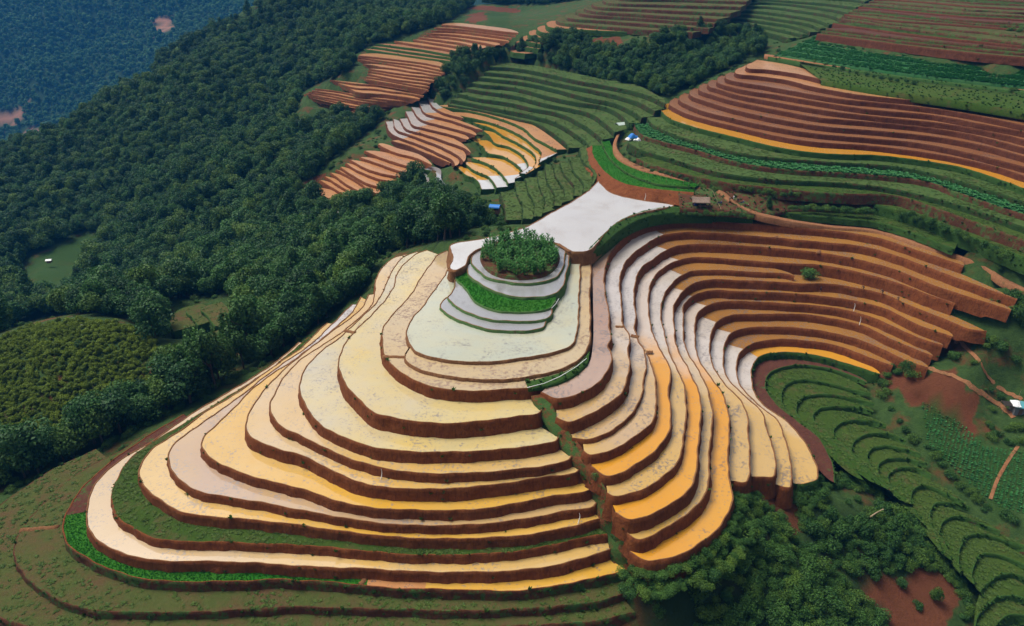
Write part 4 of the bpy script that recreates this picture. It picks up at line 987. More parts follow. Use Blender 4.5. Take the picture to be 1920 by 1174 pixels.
for k_, off_, i0_, i1_ in (('e9', 1.15, (1180, 1035), (1373, 915)), ('e10', .9, (1376, 904), (1403, 900)), ('e13', 1.2, (1495, 908), (1534, 885)), ('e9', 2.2, (1200, 1045), (1370, 940)), ('e9', .6, (1196, 1046), (1373, 915)), ('g1', -.6, (1620, 900), (1595, 868)), ('g4', -.5, (1662, 915), (1625, 877))):
    P_, n_v, B_ = plan(k_, T[k_]); sp_ = T[k_]['spx']
    j0_ = int(np.argmin(((sp_ - np.array(i0_))**2).sum(1))); j1_ = int(np.argmin(((sp_ - np.array(i1_))**2).sum(1)))
    for j_ in range(min(j0_, j1_), max(j0_, j1_), 2):
        x_, y_ = P_[j_, :2] + n_v[j_] * off_ * random.uniform(.8, 1.4); foot.append((x_, y_, max(float(gh(x_, y_)), T[k_]['z'] - (1.5 if off_ < 1 else 2.4)) if k_[0] == 'e' else float(gh(x_, y_))))
def look(u, v):
    dx, dy, dz = ray(u, v); t_ = np.linspace(40, 420, 1500); P = np.c_[dx * t_, dy * t_, dz * t_]
    return P[int(np.argmax(P[:, 2] < gh(P[:, 0], P[:, 1])))]
for u_, v_ in smooth(pl("1540,905 1590,905 1630,915 1670,925 1700,955 1730,1000 1765,1050 1800,1100"), 3):
    for _ in range(2):
        p_ = look(u_ + random.uniform(-8, 8), v_ + random.uniform(-4, 12)); foot.append((p_[0], p_[1], p_[2] + .15))
gr = np.vstack([gr, np.array(foot)]); dg = np.r_[dg, rng.uniform(.75, 1.5, len(foot))]
gn_stuff("undergrowth", W(np.c_[gr[:, :2], gr[:, 2] - .1]), rng.uniform(0, 6.28, len(gr)), np.c_[dg * SC, dg * SC, dg * SC * rng.uniform(.7, 1.1, len(gr))], bsrc)
M['leaf_hump'] = mat_leaf('scrub_foliage', (.055, .105, .012), (.170, .240, .026), (1.0, .95, .4))
CROWNS['scrub'] = [crown_mesh('scrub', 90 + i, 9, 700, .075, M['leaf_hump'], 'bush') for i in range(3)]
hs_ = []
for k in range(3):
    q = np.argmin((hu[:, 3] - (120 + 60 * k))**2 + (hu[:, 4] - 740)**2)
    o = link('bush', CROWNS['scrub'][k]); o.location = W(hu[q, :3]); s_ = 1.5 * SC; o.scale = (s_, s_, s_)
    hs_.append(tag(o, "yellow green bush on the scrubby hump left of the flooded spur", 'bush', 'bushes on the hump'))
gn_stuff("scrub", W(np.c_[hu[:, :2], hu[:, 2] - .1]), rng.uniform(0, 6.28, len(hu)), np.c_[dh * SC, dh * SC, dh * SC * rng.uniform(.9, 1.4, len(hu))], hs_)
print("trees", len(ALL), "thicket", len(th), "hump", len(hu))

# far mountain across the valley
mx, my = np.meshgrid(np.arange(-1500, 301, 14.0), np.arange(640, 1500, 14.0))
base = -185 + 165 * np.clip((my - 690 + .12 * mx) / 620, 0, 1) ** .9
rid = np.abs(fbm(mx / 260 + .3 * my / 260, my / 420, 31) - .5) * 2
mz = base + (fbm(mx / 170, my / 170, 17, 5) - .5) * 95 - rid * 80 + 28
mz[my < 700] -= (700 - my[my < 700]) * .5
mv = W(np.stack([mx, my, mz], -1).reshape(-1, 3)); nxm = mx.shape[1]; nym = mx.shape[0]
idm = np.arange(nxm * nym).reshape(nym, nxm)
mme = mesh_from("mountain", mv, [tuple(map(int, f)) for f in np.stack([idm[:-1, :-1], idm[:-1, 1:], idm[1:, 1:], idm[1:, :-1]], -1).reshape(-1, 4)], [], smooth_=True)
mu, mvv = to_px(np.stack([mx, my, mz], -1))
mb = soft(["290,38 312,34 326,50 318,62 296,60", "-20,212 42,208 46,232 -20,242", "40,246 80,236 78,252 42,262"], mu, mvv)
ca = mme.color_attributes.new("bare_earth", 'FLOAT_COLOR', 'POINT'); ca.data.foreach_set('color', np.repeat(mb.ravel()[:, None], 4, 1).astype(np.float32).ravel())
tm = NT("wooded_mountain"); ba = tm.n("ShaderNodeAttribute", attribute_name="bare_earth")
mme.materials.append(tm.out(tm.mix(ba.outputs['Fac'], tm.mix(tm.noise(.02, 5, .7), (.014, .034, .014), (.030, .062, .022)), (.30, .15, .10)), .95, .1))
tag(link("mountain", mme), kind='structure')
fx, fy = np.meshgrid(np.arange(-1450, 150, 6.5), np.arange(650, 1420, 6.5)); fx = fx.ravel() + rng.uniform(-3, 3, fx.size); fy = fy.ravel() + rng.uniform(-3, 3, fy.size)
ii = np.clip((fx + 1500) / 14, 0, nxm - 1.01); jj = np.clip((fy - 640) / 14, 0, nym - 1.01); i0 = ii.astype(int); j0 = jj.astype(int); a_ = ii - i0; b_ = jj - j0
fz = (mz[j0, i0] * (1 - a_) + mz[j0, i0 + 1] * a_) * (1 - b_) + (mz[j0 + 1, i0] * (1 - a_) + mz[j0 + 1, i0 + 1] * a_) * b_
fu, fv = to_px(np.stack([fx, fy, fz], -1))
keep_ = (fu > -800) & (fu < 620) & (fv > -60) & (fv < 330) & (soft(["288,36 312,32 328,50 320,64 294,62", "-20,210 44,206 48,234 -20,244", "38,244 82,234 80,254 40,264"], fu, fv) < .5)
fx, fy, fz = fx[keep_], fy[keep_], fz[keep_]
fd = rng.uniform(4.5, 9.5, len(fx)) * SC
fsrc = []
pick = np.argsort(np.abs(fx + 330) + np.abs(fy - 900))[:3]
for k, q in enumerate(pick):
    e, c = put_tree((fx[q], fy[q], fz[q] - .3), fd[q] * 1.25, fd[q] * 1.2, k, 'far', k, "small hazy tree on the wooded mountain across the valley", "trees on the far mountain"); fsrc.append(c)
q = np.setdiff1d(np.arange(len(fx)), pick)
gn_stuff("woods", W(np.c_[fx[q], fy[q], fz[q] - .3]), rng.uniform(0, 6.28, len(q)), np.c_[fd[q] * 1.2, fd[q] * 1.2, fd[q] * rng.uniform(.9, 1.4, len(q))], fsrc)
print("far", len(fx))
# ------------------------------------------------------------------ low plants on the green treads and weedy banks
def tuft_mesh(name, seed, blades, mat, spread=.5, bw=.16, lean=.5):
    r = np.random.default_rng(seed)
    V = []; F = []
    for i in range(blades):
        a = r.uniform(0, 6.28); o = r.uniform(0, spread); c = np.array([math.cos(a) * o, math.sin(a) * o, 0])
        b = r.uniform(0, 6.28); d = np.array([math.cos(b), math.sin(b), 0]); s = np.array([-d[1], d[0], 0]) * bw * r.uniform(.6, 1.3)
        h = r.uniform(.5, 1.0); k = len(V)
        tip = c + d * lean * h + np.array([0, 0, h])
        mid = c + d * lean * h * .4 + np.array([0, 0, h * .65])
        V += [c - s * .5, c + s * .5, mid + s, tip, mid - s]; F.append((k, k + 1, k + 2, k + 3, k + 4))
    me = mesh_from(name, V, F, [mat])
    at = me.attributes.new("leaf_tone", 'FLOAT', 'POINT'); at.data.foreach_set('value', np.repeat(r.uniform(0, .8, blades), 5).astype(np.float32))
    return me
M['blade'] = mat_leaf('grass_blades', (.030, .075, .012), (.080, .130, .026), (1.0, .95, .6))
M['crop'] = mat_leaf('crop_leaves', (.022, .120, .034), (.060, .220, .066))
M['rice_leaf'] = mat_leaf('rice_leaves', (.016, .130, .006), (.032, .190, .012))
def spots_on(ids, mats, density, part=0, prefix='terrace'):
    """random points over the treads (part 0) or banks (part 2) of the listed terraces"""
    out = []
    for ob in scene.collection.objects:
        if not ob.name.startswith(prefix) or ob.type != 'MESH': continue
        me = ob.data
        ok_m = [i for i, m_ in enumerate(me.materials) if m_ in mats and (i == part or (part == 0 and i > 2))]
        if not ok_m: continue
        me.calc_loop_triangles()
        n = len(me.loop_triangles)
        tv = np.empty(n * 3, np.int32); me.loop_triangles.foreach_get('vertices', tv)
        ti = np.empty(n, np.int32); me.loop_triangles.foreach_get('material_index', ti)
        co = np.empty(len(me.vertices) * 3); me.vertices.foreach_get('co', co); co = co.reshape(-1, 3)
        tv = tv.reshape(-1, 3)[np.isin(ti, ok_m)]
        a, b, c = co[tv[:, 0]], co[tv[:, 1]], co[tv[:, 2]]
        if len(tv) == 0: continue
        ar = .5 * np.linalg.norm(np.cross(b - a, c - a), axis=1)
        dist = np.linalg.norm(co.mean(0) - np.array(cam_ob.location))
        m = int(ar.sum() * density * min(1, (170 / dist))**1.6)
        if m < 1 or ar.sum() == 0: continue
        k = rng.choice(len(ar), m, p=ar / ar.sum())
        u = rng.random((m, 2)); u = np.where(u.sum(1, keepdims=True) > 1, 1 - u, u)
        out.append(a[k] + (b - a)[k] * u[:, :1] + (c - a)[k] * u[:, 1:])
    return np.vstack(out) if out else np.zeros((0, 3))
def tuft_things(name, cat, meshes, spots, size, label, group):
    r = []
    for k, me in enumerate(meshes):
        o = link(name, me); o.location = spots[k]; o.scale = (size,) * 3
        r.append(tag(o, label, cat, group))
    return r
M['blade2'] = mat_leaf('weed_leaves', (.022, .070, .014), (.065, .140, .026))
TG = [tuft_mesh('grass_tuft', 100 + i, 16, M['blade'], .6, .22, 1.7) for i in range(3)]
TB = [tuft_mesh('weed', 110 + i, 16, M['blade2'], .5, .3, .7) for i in range(2)]
g1 = np.vstack([spots_on(None, [M['grass'], M['green'], M['green_hi']], 2.6), spots_on(None, [M['weeds']], .9)])
S1 = rng.uniform(.16, .40, len(g1))
pz = fbm(g1[:, 0] / 9, g1[:, 1] / 9, 41); kp = rng.random(len(g1)) < np.clip(pz * 2.2 - .45, .12, 1); g1, S1 = g1[kp], S1[kp]
ts = tuft_things('grass_tuft', 'grass tuft', TG, g1[:3], .6, "small tuft of grass on a green fallow terrace", "grass tufts on the fallow terraces")
gn_stuff("grass", g1[3:], rng.uniform(0, 6.28, len(g1) - 3), np.c_[S1[3:] * 1.2, S1[3:] * 1.2, S1[3:] * .6], ts)
g2 = np.vstack([spots_on(None, [M['bank_green'], M['bank_dark']], .55, 2), spots_on(None, [M['soil_green']], .16, 2), spots_on(None, [M['bank_green'], M['soil_green'], M['grass']], .5, 0, 'bank'), spots_on(None, [M['gully_soil']], .12, 0, 'gully'), spots_on(None, [M['soil'], M['soil_dry']], .035, 2), spots_on(None, [M['bank_green'], M['grass']], .5, 0, 'field')])
S2 = rng.uniform(.25, .7, len(g2))
tb = tuft_things('weed', 'weed', TB, g2[:2], .8, "leafy weed growing on a terrace bank", "weeds on the terrace banks")
gn_stuff("weeds", g2[2:], rng.uniform(0, 6.28, len(g2) - 2), np.c_[S2[2:], S2[2:], S2[2:]], tb)
# rough weeds over the open hillside between the terraces
xs, ys = np.meshgrid(np.arange(-120, 135, .85), np.arange(40, 260, .85)); xs = xs.ravel() + rng.uniform(-.4, .4, xs.size); ys = ys.ravel() + rng.uniform(-.4, .4, ys.size)
ii_ = np.clip(np.round((xs - GX[0]) / 2).astype(int), 0, len(GX) - 1); jj_ = np.clip(np.round((ys - GY[0]) / 2).astype(int), 0, len(GY) - 1)
zs_ = gh(xs, ys); hu_, hv_ = to_px(np.stack([xs, ys, zs_], -1))
ok_ = ~TERR[jj_, ii_] & (hu_ > -30) & (hu_ < 1950) & (hv_ > -10) & (hv_ < 1200) & ~forest_m[jj_, ii_] & (cr[jj_, ii_] < .5) & (bare[jj_, ii_] * .55 < rng.random(xs.size)) & (fbm(xs / 6, ys / 6, 77) * 1.5 - .3 > rng.random(xs.size))
ok_ &= ~inside(hu_, hv_, pl("1270,352 1440,362 1660,372 1660,402 1440,410 1270,402"))
g4 = W(np.c_[xs, ys, zs_ - .03][ok_]); S4 = rng.uniform(.35, 1.1, len(g4)) * (1 + np.clip((ys[ok_] - 90) / 150, 0, .8))
g2 = np.vstack([g2, g4]); S2 = np.r_[S2, S4]
far_ = ok_ & (rng.random(xs.size) < np.where(ys > 120, .10, np.where(hu_ > 1640, .10, .03)))
g6 = W(np.c_[xs, ys, zs_ - .1][far_]); S6 = rng.uniform(.9, 3.0, len(g6))
# rows of young plants in the field at lower right
rw = []
for a_ in np.arange(-40, 60, .55):
    for b_ in np.arange(-10, 60, .35):
        x_, y_ = 40 + a_ * .82 + b_ * .57, 60 - a_ * .57 + b_ * .82
        rw.append((x_ + random.uniform(-.06, .06), y_ + random.uniform(-.06, .06)))
rw = np.array(rw); rz = gh(rw[:, 0], rw[:, 1]); ru, rv = to_px(np.c_[rw, rz])
rk = soft(["1725,748 1800,790 1846,838 1900,842 1935,850 1935,965 1880,955 1845,932 1740,835"], ru, rv) > .5
g7 = W(np.c_[rw, rz - .02][rk])
print("tufts", len(g1), len(g2))
TR = [tuft_mesh('rice_seedling', 130 + i, 9, M['rice_leaf'], .4, .12, .6) for i in range(2)]
M['rice_leaf'].name = 'rice_leaves'
g5 = spots_on(None, [M['rice']], 12.0)
g5 = np.vstack([g5]) ; S5 = rng.uniform(.12, .24, len(g5))
tr = tuft_things('rice_seedling', 'rice seedling', TR, g5[:2], .35, "bright green rice seedling in a flooded seedbed", "rice seedlings")
gn_stuff("grass", g5[2:], rng.uniform(0, 6.28, len(g5) - 2), np.c_[S5[2:] * 1.2, S5[2:] * 1.2, S5[2:]], tr)
TC = [tuft_mesh('crop_plant', 120 + i, 10, M['crop'], .4, .34, .8) for i in range(2)]
fields = [o for o in scene.collection.objects if o.name.startswith('field')]
g3 = spots_on(None, [M['teal']], 2.2)
tv_ = fields[0].data; co = np.array([v.co for v in tv_.vertices]); fl = [p for p in tv_.polygons if p.normal.z > .5]
add = []
for _ in range(9000):
    p = fl[int(rng.integers(len(fl)))]; w_ = rng.dirichlet(np.ones(4)); add.append(sum(co[v] * w_[i] for i, v in enumerate(p.vertices)))
n3 = len(g3); g3 = np.vstack([g3, np.array(add), g7])
S3 = rng.uniform(.5, 1.1, len(g3)); S3[n3 + len(add):] *= .5
tc = tuft_things('crop_plant', 'crop plant', TC, g3[:2], .8, "leafy blue green crop plant in a planted strip", "leafy crop plants")
gn_stuff("vegetation", g3[2:], rng.uniform(0, 6.28, len(g3) - 2), np.c_[S3[2:] * 1.2, S3[2:] * 1.2, S3[2:] * .8], tc)

gn_stuff("undergrowth", g6, rng.uniform(0, 6.28, len(g6)), np.c_[S6, S6, S6 * .9], bsrc)

# ------------------------------------------------------------------ maize on the island in the top pond
ce_ = at_z(975, 481, -43.35)
ang = np.linspace(0, 6.28, 40, endpoint=False)
rx_, ry_ = 70 / FPX * 118, 8.6
iv = [(ce_[0] + math.cos(a) * rx_ * (1 + .04 * math.sin(3 * a)), ce_[1] + math.sin(a) * ry_ * (1 + .05 * math.cos(2 * a)), -43.35) for a in ang]
iv2 = [(ce_[0] + (x - ce_[0]) * 1.06, ce_[1] + (y - ce_[1]) * 1.06, -44.1) for x, y, z in iv]
tag(link("ground", mesh_from("ground", W(np.array(iv + iv2)), [tuple(range(40))] + [(i, i + 40, (i + 1) % 40 + 40, (i + 1) % 40) for i in range(40)], [M['soil_green']])), kind='structure')
M['maize'] = mat_leaf('maize_leaves', (.022, .100, .016), (.060, .190, .034))
def maize_mesh(seed):
    r = random.Random(seed); V = []; F = []
    for i in range(6):
        a = 6.283 * i / 6; V += [(math.cos(a) * .03, math.sin(a) * .03, -.1), (math.cos(a) * .012, math.sin(a) * .012, 2.5)]
    for i in range(6): j = (i + 1) % 6; F.append((2 * i, 2 * j, 2 * j + 1, 2 * i + 1))
    for k in range(14):
        h = .15 + 2.1 * k / 14; a = k * 2.5 + r.uniform(-.5, .5); L = r.uniform(.65, .95) * (1 - .25 * k / 14)
        d = (math.cos(a), math.sin(a)); s = (-d[1], d[0]); b = len(V)
        for q, (t_, z_, w_) in enumerate(((0, 0, .04), (.35, .40, .14), (.7, .62, .13), (1.0, .55, .015))):
            for sg in (-1, 1): V.append((d[0] * L * t_ + s[0] * w_ * sg, d[1] * L * t_ + s[1] * w_ * sg, h + z_ * L))
        for q in range(3): F.append((b + 2 * q, b + 2 * q + 1, b + 2 * q + 3, b + 2 * q + 2))
    for k in range(4):
        a = k * 1.57; b = len(V); V += [(0, 0, 2.45), (math.cos(a) * .02, math.sin(a) * .02, 2.45), (math.cos(a) * .13, math.sin(a) * .13, 2.85)]; F.append((b, b + 1, b + 2))
    me = mesh_from("maize_plant", V, F, [M['maize']])
    at = me.attributes.new("leaf_tone", 'FLOAT', 'POINT'); at.data.foreach_set('value', np.array([r.uniform(0, .6) for _ in V], np.float32))
    return me
MZ = [maize_mesh(i) for i in range(4)]
cnt = 0
while cnt < 290:
    a = random.uniform(0, 6.283); q = math.sqrt(random.uniform(0, 1)) * .97
    x, y = ce_[0] + math.cos(a) * rx_ * q, ce_[1] + math.sin(a) * ry_ * q
    o = link("maize_plant", MZ[cnt % 4]); o.location = W(np.array([x, y, -43.36])); o.rotation_euler = (0, 0, random.uniform(0, 6.28))
    s_ = random.uniform(.95, 1.3); o.scale = (s_ * 1.2, s_ * 1.2, s_ * 1.3); cnt += 1
    tag(o, "tall green maize plant crowded on the island at the head of the white pond", "maize plant", "maize plants on the island")

# ------------------------------------------------------------------ small buildings and people
def box(V, F, c, s, rz=0.0):
    b = len(V); co_, si = math.cos(rz), math.sin(rz)
    for dx in (-.5, .5):
        for dy in (-.5, .5):
            for dz in (-.5, .5):
                x, y = dx * s[0], dy * s[1]; V.append((c[0] + x * co_ - y * si, c[1] + x * si + y * co_, c[2] + dz * s[2]))
    F += [(b, b + 1, b + 3, b + 2), (b + 4, b + 6, b + 7, b + 5), (b, b + 4, b + 5, b + 1), (b + 2, b + 3, b + 7, b + 6), (b, b + 2, b + 6, b + 4), (b + 1, b + 5, b + 7, b + 3)]
def rod(V, F, p, q, r0, r1=None, n=7):
    p = Vector(p); q = Vector(q); r1 = r0 if r1 is None else r1; ax = (q - p).normalized(); s = ax.orthogonal().normalized(); t_ = ax.cross(s); b = len(V)
    for c, r in ((p, r0), (q, r1)):
        for i in range(n): a = 6.283 * i / n; V.append(tuple(c + s * r * math.cos(a) + t_ * r * math.sin(a)))
    F += [(b + i, b + (i + 1) % n, b + n + (i + 1) % n, b + n + i) for i in range(n)] + [tuple(b + i for i in reversed(range(n))), tuple(b + n + i for i in range(n))]
def part(name, builder, mat, parent=None):
    V, F = [], []; builder(V, F)
    return link(name, mesh_from(name, V, F, [mat]), parent)
def spot(u, v, z): return W(at_z(u, v, z))
def thing(name, label, cat, loc, rz=0, group=None, s=1.0):
    e = link(name, None); e.location = loc; e.rotation_euler = (0, 0, rz); e.scale = (s, s, s); return tag(e, label, cat, group)
M['thatch'] = mat_soil('thatch', (.24, .17, .13), (.34, .26, .21), (.13, .09, .07), 0)
M['wood'] = mat_plain('weathered_wood', (.16, .10, .065))
M['bamboo'] = mat_plain('dry_bamboo', (.34, .26, .16))
M['dark'] = mat_plain('dark_interior', (.03, .025, .022))
M['blue'] = mat_plain('blue_sheet', (.03, .20, .62), .45, .15)
M['whitecloth'] = mat_plain('white_sheet', (.78, .80, .82), .5, .08)
M['tin'] = mat_plain('pale_tin', (.50, .60, .56), .35, .12)
M['teal_tin'] = mat_plain('teal_tin', (.10, .33, .38), .4, .15)
M['mudwall'] = mat_plain('mud_wall', (.22, .12, .07))
M['skin'] = mat_plain('skin', (.36, .20, .13), .6, .1)
M['cloth_dark'] = mat_plain('dark_clothes', (.022, .025, .04), .9)
M['cloth_white'] = mat_plain('white_shirt', (.70, .70, .72), .9, .1)
M['metal'] = mat_plain('grey_metal', (.20, .21, .23), .4)
M['rubber'] = mat_plain('black_rubber', (.02, .02, .02), .8)
M['paint_red'] = mat_plain('red_paint', (.30, .02, .02), .35); M['paint_blue'] = mat_plain('blue_paint', (.02, .04, .22), .35)
def gable(V, F, w, d, h0, h1, th, over=.3, sag=.0):
    """pitched roof, ridge along x, with real thickness and a slightly uneven eave"""
    n = 9; b = len(V)
    for layer in (0, th):
        for i in range(n):
            x = -w / 2 - over + (w + 2 * over) * i / (n - 1); wob = .05 * math.sin(i * 2.3)
            V += [(x, -d / 2 - over, h0 + layer + wob), (x, 0, h1 + layer + wob * .5 - sag * math.sin(math.pi * i / (n - 1))), (x, d / 2 + over, h0 + layer - wob)]
    m = 3 * n
    for i in range(n - 1):
        for j in (0, 1):
            a = b + 3 * i + j; F += [(a, a + 3, a + 4, a + 1), (a + m, a + m + 1, a + m + 4, a + m + 3)]
        for j in (0, 2): a = b + 3 * i + j; F.append((a, a + m, a + m + 3, a + 3))
    for i in (0, n - 1):
        for j in (0, 1): a = b + 3 * i + j; F.append((a, a + 1, a + m + 1, a + m))
# open thatched hut by the white pond
hut = thing('hut', "open thatched hut on posts at the tip of the white pond", 'hut', spot(1312, 388, -43.5), math.radians(-6))
part('roof', lambda V, F: gable(V, F, 5.2, 3.6, 2.0, 3.5, .28, .5, .12), M['thatch'], hut)
for x in (-2.4, 0, 2.4):
    for y in (-1.6, 1.6): part('post', lambda V, F: rod(V, F, (x, y, -1.2), (x, y, 2.35), .09, .08), M['wood'], hut)
part('rear_wall', lambda V, F: [box(V, F, (0, 1.62, .55), (4.7, .08, 1.3)), box(V, F, (-2.42, .8, .5), (.08, 1.5, 1.2))], M['dark'], hut)
part('platform', lambda V, F: [box(V, F, (.9, .3, .32), (2.6, 2.2, .12))] + [rod(V, F, (.9 + a * 1.2, .3 + c * 1.0, -1), (.9 + a * 1.2, .3 + c * 1.0, .3), .06) for a in (-1, 1) for c in (-1, 1)], M['wood'], hut)
def sack(V, F):
    for k, (x, y, z, r) in enumerate(((0, 0, .4, .5), (.55, .2, .35, .42), (.15, .1, .85, .38))):
        b = len(V); n = 10
        for j in range(6):
            for i in range(n):
                a = 6.283 * i / n; t_ = math.pi * j / 5; V.append((x + r * math.sin(t_) * math.cos(a) * (1 + .1 * math.sin(3 * a + k)), y + r * .8 * math.sin(t_) * math.sin(a), z + r * .75 * math.cos(t_)))
        for j in range(5):
            for i in range(n): F.append((b + j * n + i, b + j * n + (i + 1) % n, b + (j + 1) * n + (i + 1) % n, b + (j + 1) * n + i))
o = part('sacks', sack, M['paint_blue']); o.location = spot(1302, 386, -43.5) + np.array([0, -.3, 0]); tag(o, "blue sacks heaped under the thatched hut's roof", 'sacks')
for (u0, v0, u1, v1, up) in ((1352, 392, 1333, 368, 2.6), (1326, 371, 1345, 364, 2.4)):
    a_, b_ = spot(u0, v0, -43.6), spot(u1, v1, -43.2); b_[2] += up
    o = part('pole', lambda V, F: rod(V, F, tuple(a_), tuple(b_), .07, .05), M['bamboo']); tag(o, "bare pole leaning low in front of the thatched hut" if up > 2.5 else "bare pole leaning behind the thatched hut roof", 'pole')
# small shed with pale tin roof by the track
sh = thing('shed', "small open shed with pale tin roof where the tracks meet", 'shed', spot(1163, 241, -41.2), math.radians(28))
part('roof', lambda V, F: gable(V, F, 4.2, 3.4, 2.0, 2.9, .10, .45), M['tin'], sh)
part('wall', lambda V, F: [box(V, F, (0, 1.2, 1.0), (4.0, .12, 2.3)), box(V, F, (1.9, 0, 1.0), (.12, 2.4, 2.3)), box(V, F, (-1.9, .5, .7), (.12, 1.4, 1.7))], M['mudwall'], sh)
for x in (-1.9, 0, 1.9): part('post', lambda V, F: rod(V, F, (x, -1.4, -.6), (x, -1.4, 2.1), .08), M['wood'], sh)
# tarpaulins by the bend of the track
def sheet(seed, w, d, h):
    def f(V, F):
        r = np.random.default_rng(seed); n = 11; b = len(V)
        for j in range(n):
            for i in range(n):
                x, y = i / (n - 1) - .5, j / (n - 1) - .5; e = max(abs(x), abs(y)) * 2
                V.append((x * w * (1 + .1 * math.sin(5 * y + seed)), y * d * (1 + .1 * math.cos(4 * x + seed)), h * (1 - e**3) * (.7 + .3 * math.cos(x * 7 + seed)) + r.uniform(0, .12)))
        F += [(b + j * n + i, b + j * n + i + 1, b + (j + 1) * n + i + 1, b + (j + 1) * n + i) for j in range(n - 1) for i in range(n - 1)]
        V += [(x, y, z - .06) for x, y, z in V[b:b + n * n]]
        F += [tuple(q + n * n for q in reversed(f_)) for f_ in F[-(n - 1) * (n - 1):]]
        rim = list(range(n)) + [n * (k + 1) - 1 for k in range(1, n)] + [n * n - 1 - k for k in range(1, n)] + [n * (n - 1 - k) for k in range(1, n - 1)]
        F += [(b + rim[k], b + rim[(k + 1) % len(rim)], b + rim[(k + 1) % len(rim)] + n * n, b + rim[k] + n * n) for k in range(len(rim))]
    return f
for (u, v, w, d, h, rz, m, lab, sd) in ((1188, 258, 4.6, 3.6, 1.9, .1, 'blue', "bright blue tarpaulin shelter at the bend of the track", 1), (1194, 264, 3.0, 2.2, 1.5, .2, 'whitecloth', "white sheet spread over the right side of the blue shelter", 4), (1178, 262, 2.0, 2.4, 1.0, .6, 'whitecloth', "crumpled white sheet left of the blue tarpaulin shelter", 7)):
    o = part('tarpaulin' if m == 'blue' else 'sheet', sheet(sd, w, d, h), M[m]); o.location = spot(u, v, -39.9 if m == 'blue' else -39.7); o.rotation_euler = (0, 0, rz); tag(o, lab, 'tarpaulin' if m == 'blue' else 'sheet')
# hut with blue roof in the green hollow
bh = thing('hut', "tiny hut with arched blue sheet roof among dark bushes", 'hut', spot(928, 397, -49.0), math.radians(-12))
def arch(V, F):
    n = 13
    for layer in (0, .09):
        for x in (-2.1, 2.1):
            for i in range(n): a = math.pi * i / (n - 1); V.append((x, -1.7 * math.cos(a), 1.75 + layer + 1.0 * math.sin(a)))
    for i in range(n - 1): F += [(i, i + 1, n + i + 1, n + i), (2 * n + i, 3 * n + i, 3 * n + i + 1, 2 * n + i + 1), (i, 2 * n + i, 2 * n + i + 1, i + 1), (n + i, n + i + 1, 3 * n + i + 1, 3 * n + i)]
    F += [(0, n, 3 * n, 2 * n), (n - 1, 3 * n - 1, 4 * n - 1, 2 * n - 1)]
part('roof', arch, M['blue'], bh)
part('wall', lambda V, F: [box(V, F, (0, 1.5, .8), (3.8, .12, 2.6)), box(V, F, (0, -1.5, .3), (3.8, .12, 1.5)), box(V, F, (1.85, 0, .8), (.12, 2.9, 2.6)), box(V, F, (-1.85, 0, .8), (.12, 2.9, 2.6))], M['mudwall'], bh)
# dark huts on the far terraces
for (u, v, z, lab) in ((850, 115, -37.2, "small dark wooden hut at the right end of the upper orange terraces"), (983, 50, -27.5, "dark wooden hut below the green field on the far ridge")):
    e = thing('hut', lab, 'hut', spot(u, v, z), .3)
    part('roof', lambda V, F: gable(V, F, 5.5, 4.2, 2.1, 3.5, .15, .5), M['wood'], e)
    part('wall', lambda V, F: [box(V, F, (0, y, 1.0), (5.0, .15, 2.4)) for y in (-1.8, 1.8)] + [box(V, F, (x, 0, 1.0), (.15, 3.4, 2.4)) for x in (-2.4, 2.4)], M['dark'], e)
# farmhouse at the right edge
fh = thing('house', "low house with teal tin roof and white sheet beside dirt yard", 'house', spot(1912, 772, -62.0), math.radians(-14))
part('roof', lambda V, F: gable(V, F, 4.2, 3.4, 2.2, 3.0, .10, .3), M['teal_tin'], fh)
part('wall', lambda V, F: [box(V, F, (0, y, .8), (4.0, .14, 3.0)) for y in (-1.5, 1.5)] + [box(V, F, (x, 0, .8), (.14, 2.9, 3.0)) for x in (-1.95, 1.95)], M['metal'], fh)
part('door', lambda V, F: box(V, F, (-.6, -1.6, .7), (.9, .08, 1.9)), M['wood'], fh)
part('window', lambda V, F: [box(V, F, (.9, -1.6, 1.4), (.9, .07, .7))], M['dark'], fh)
o = part('sheet', sheet(12, 2.2, 2.4, .3), M['whitecloth']); o.location = spot(1905, 757, -60.3); o.rotation_euler = (.25, 0, -.2); tag(o, "white sheet roofing the porch beside the teal house roof", 'sheet')
st = thing('shelter', "dark netted shelter on thin poles left of the teal roofed house", 'shelter', spot(1887, 766, -61.9), math.radians(-14))
part('net', lambda V, F: box(V, F, (0, 0, 1.6), (2.6, 2.6, .07)), M['dark'], st)
for x in (-1.25, 1.25):
    for y in (-1.25, 1.25): part('pole', lambda V, F: rod(V, F, (x, y, -1), (x, y, 1.75), .05), M['bamboo'], st)
o = part('mast', lambda V, F: rod(V, F, (0, 0, -1), (.4, .2, 5.0), .05, .03), M['bamboo']); o.location = spot(1902, 760, -61.6); tag(o, "thin bamboo mast standing behind the white porch sheet", 'mast')
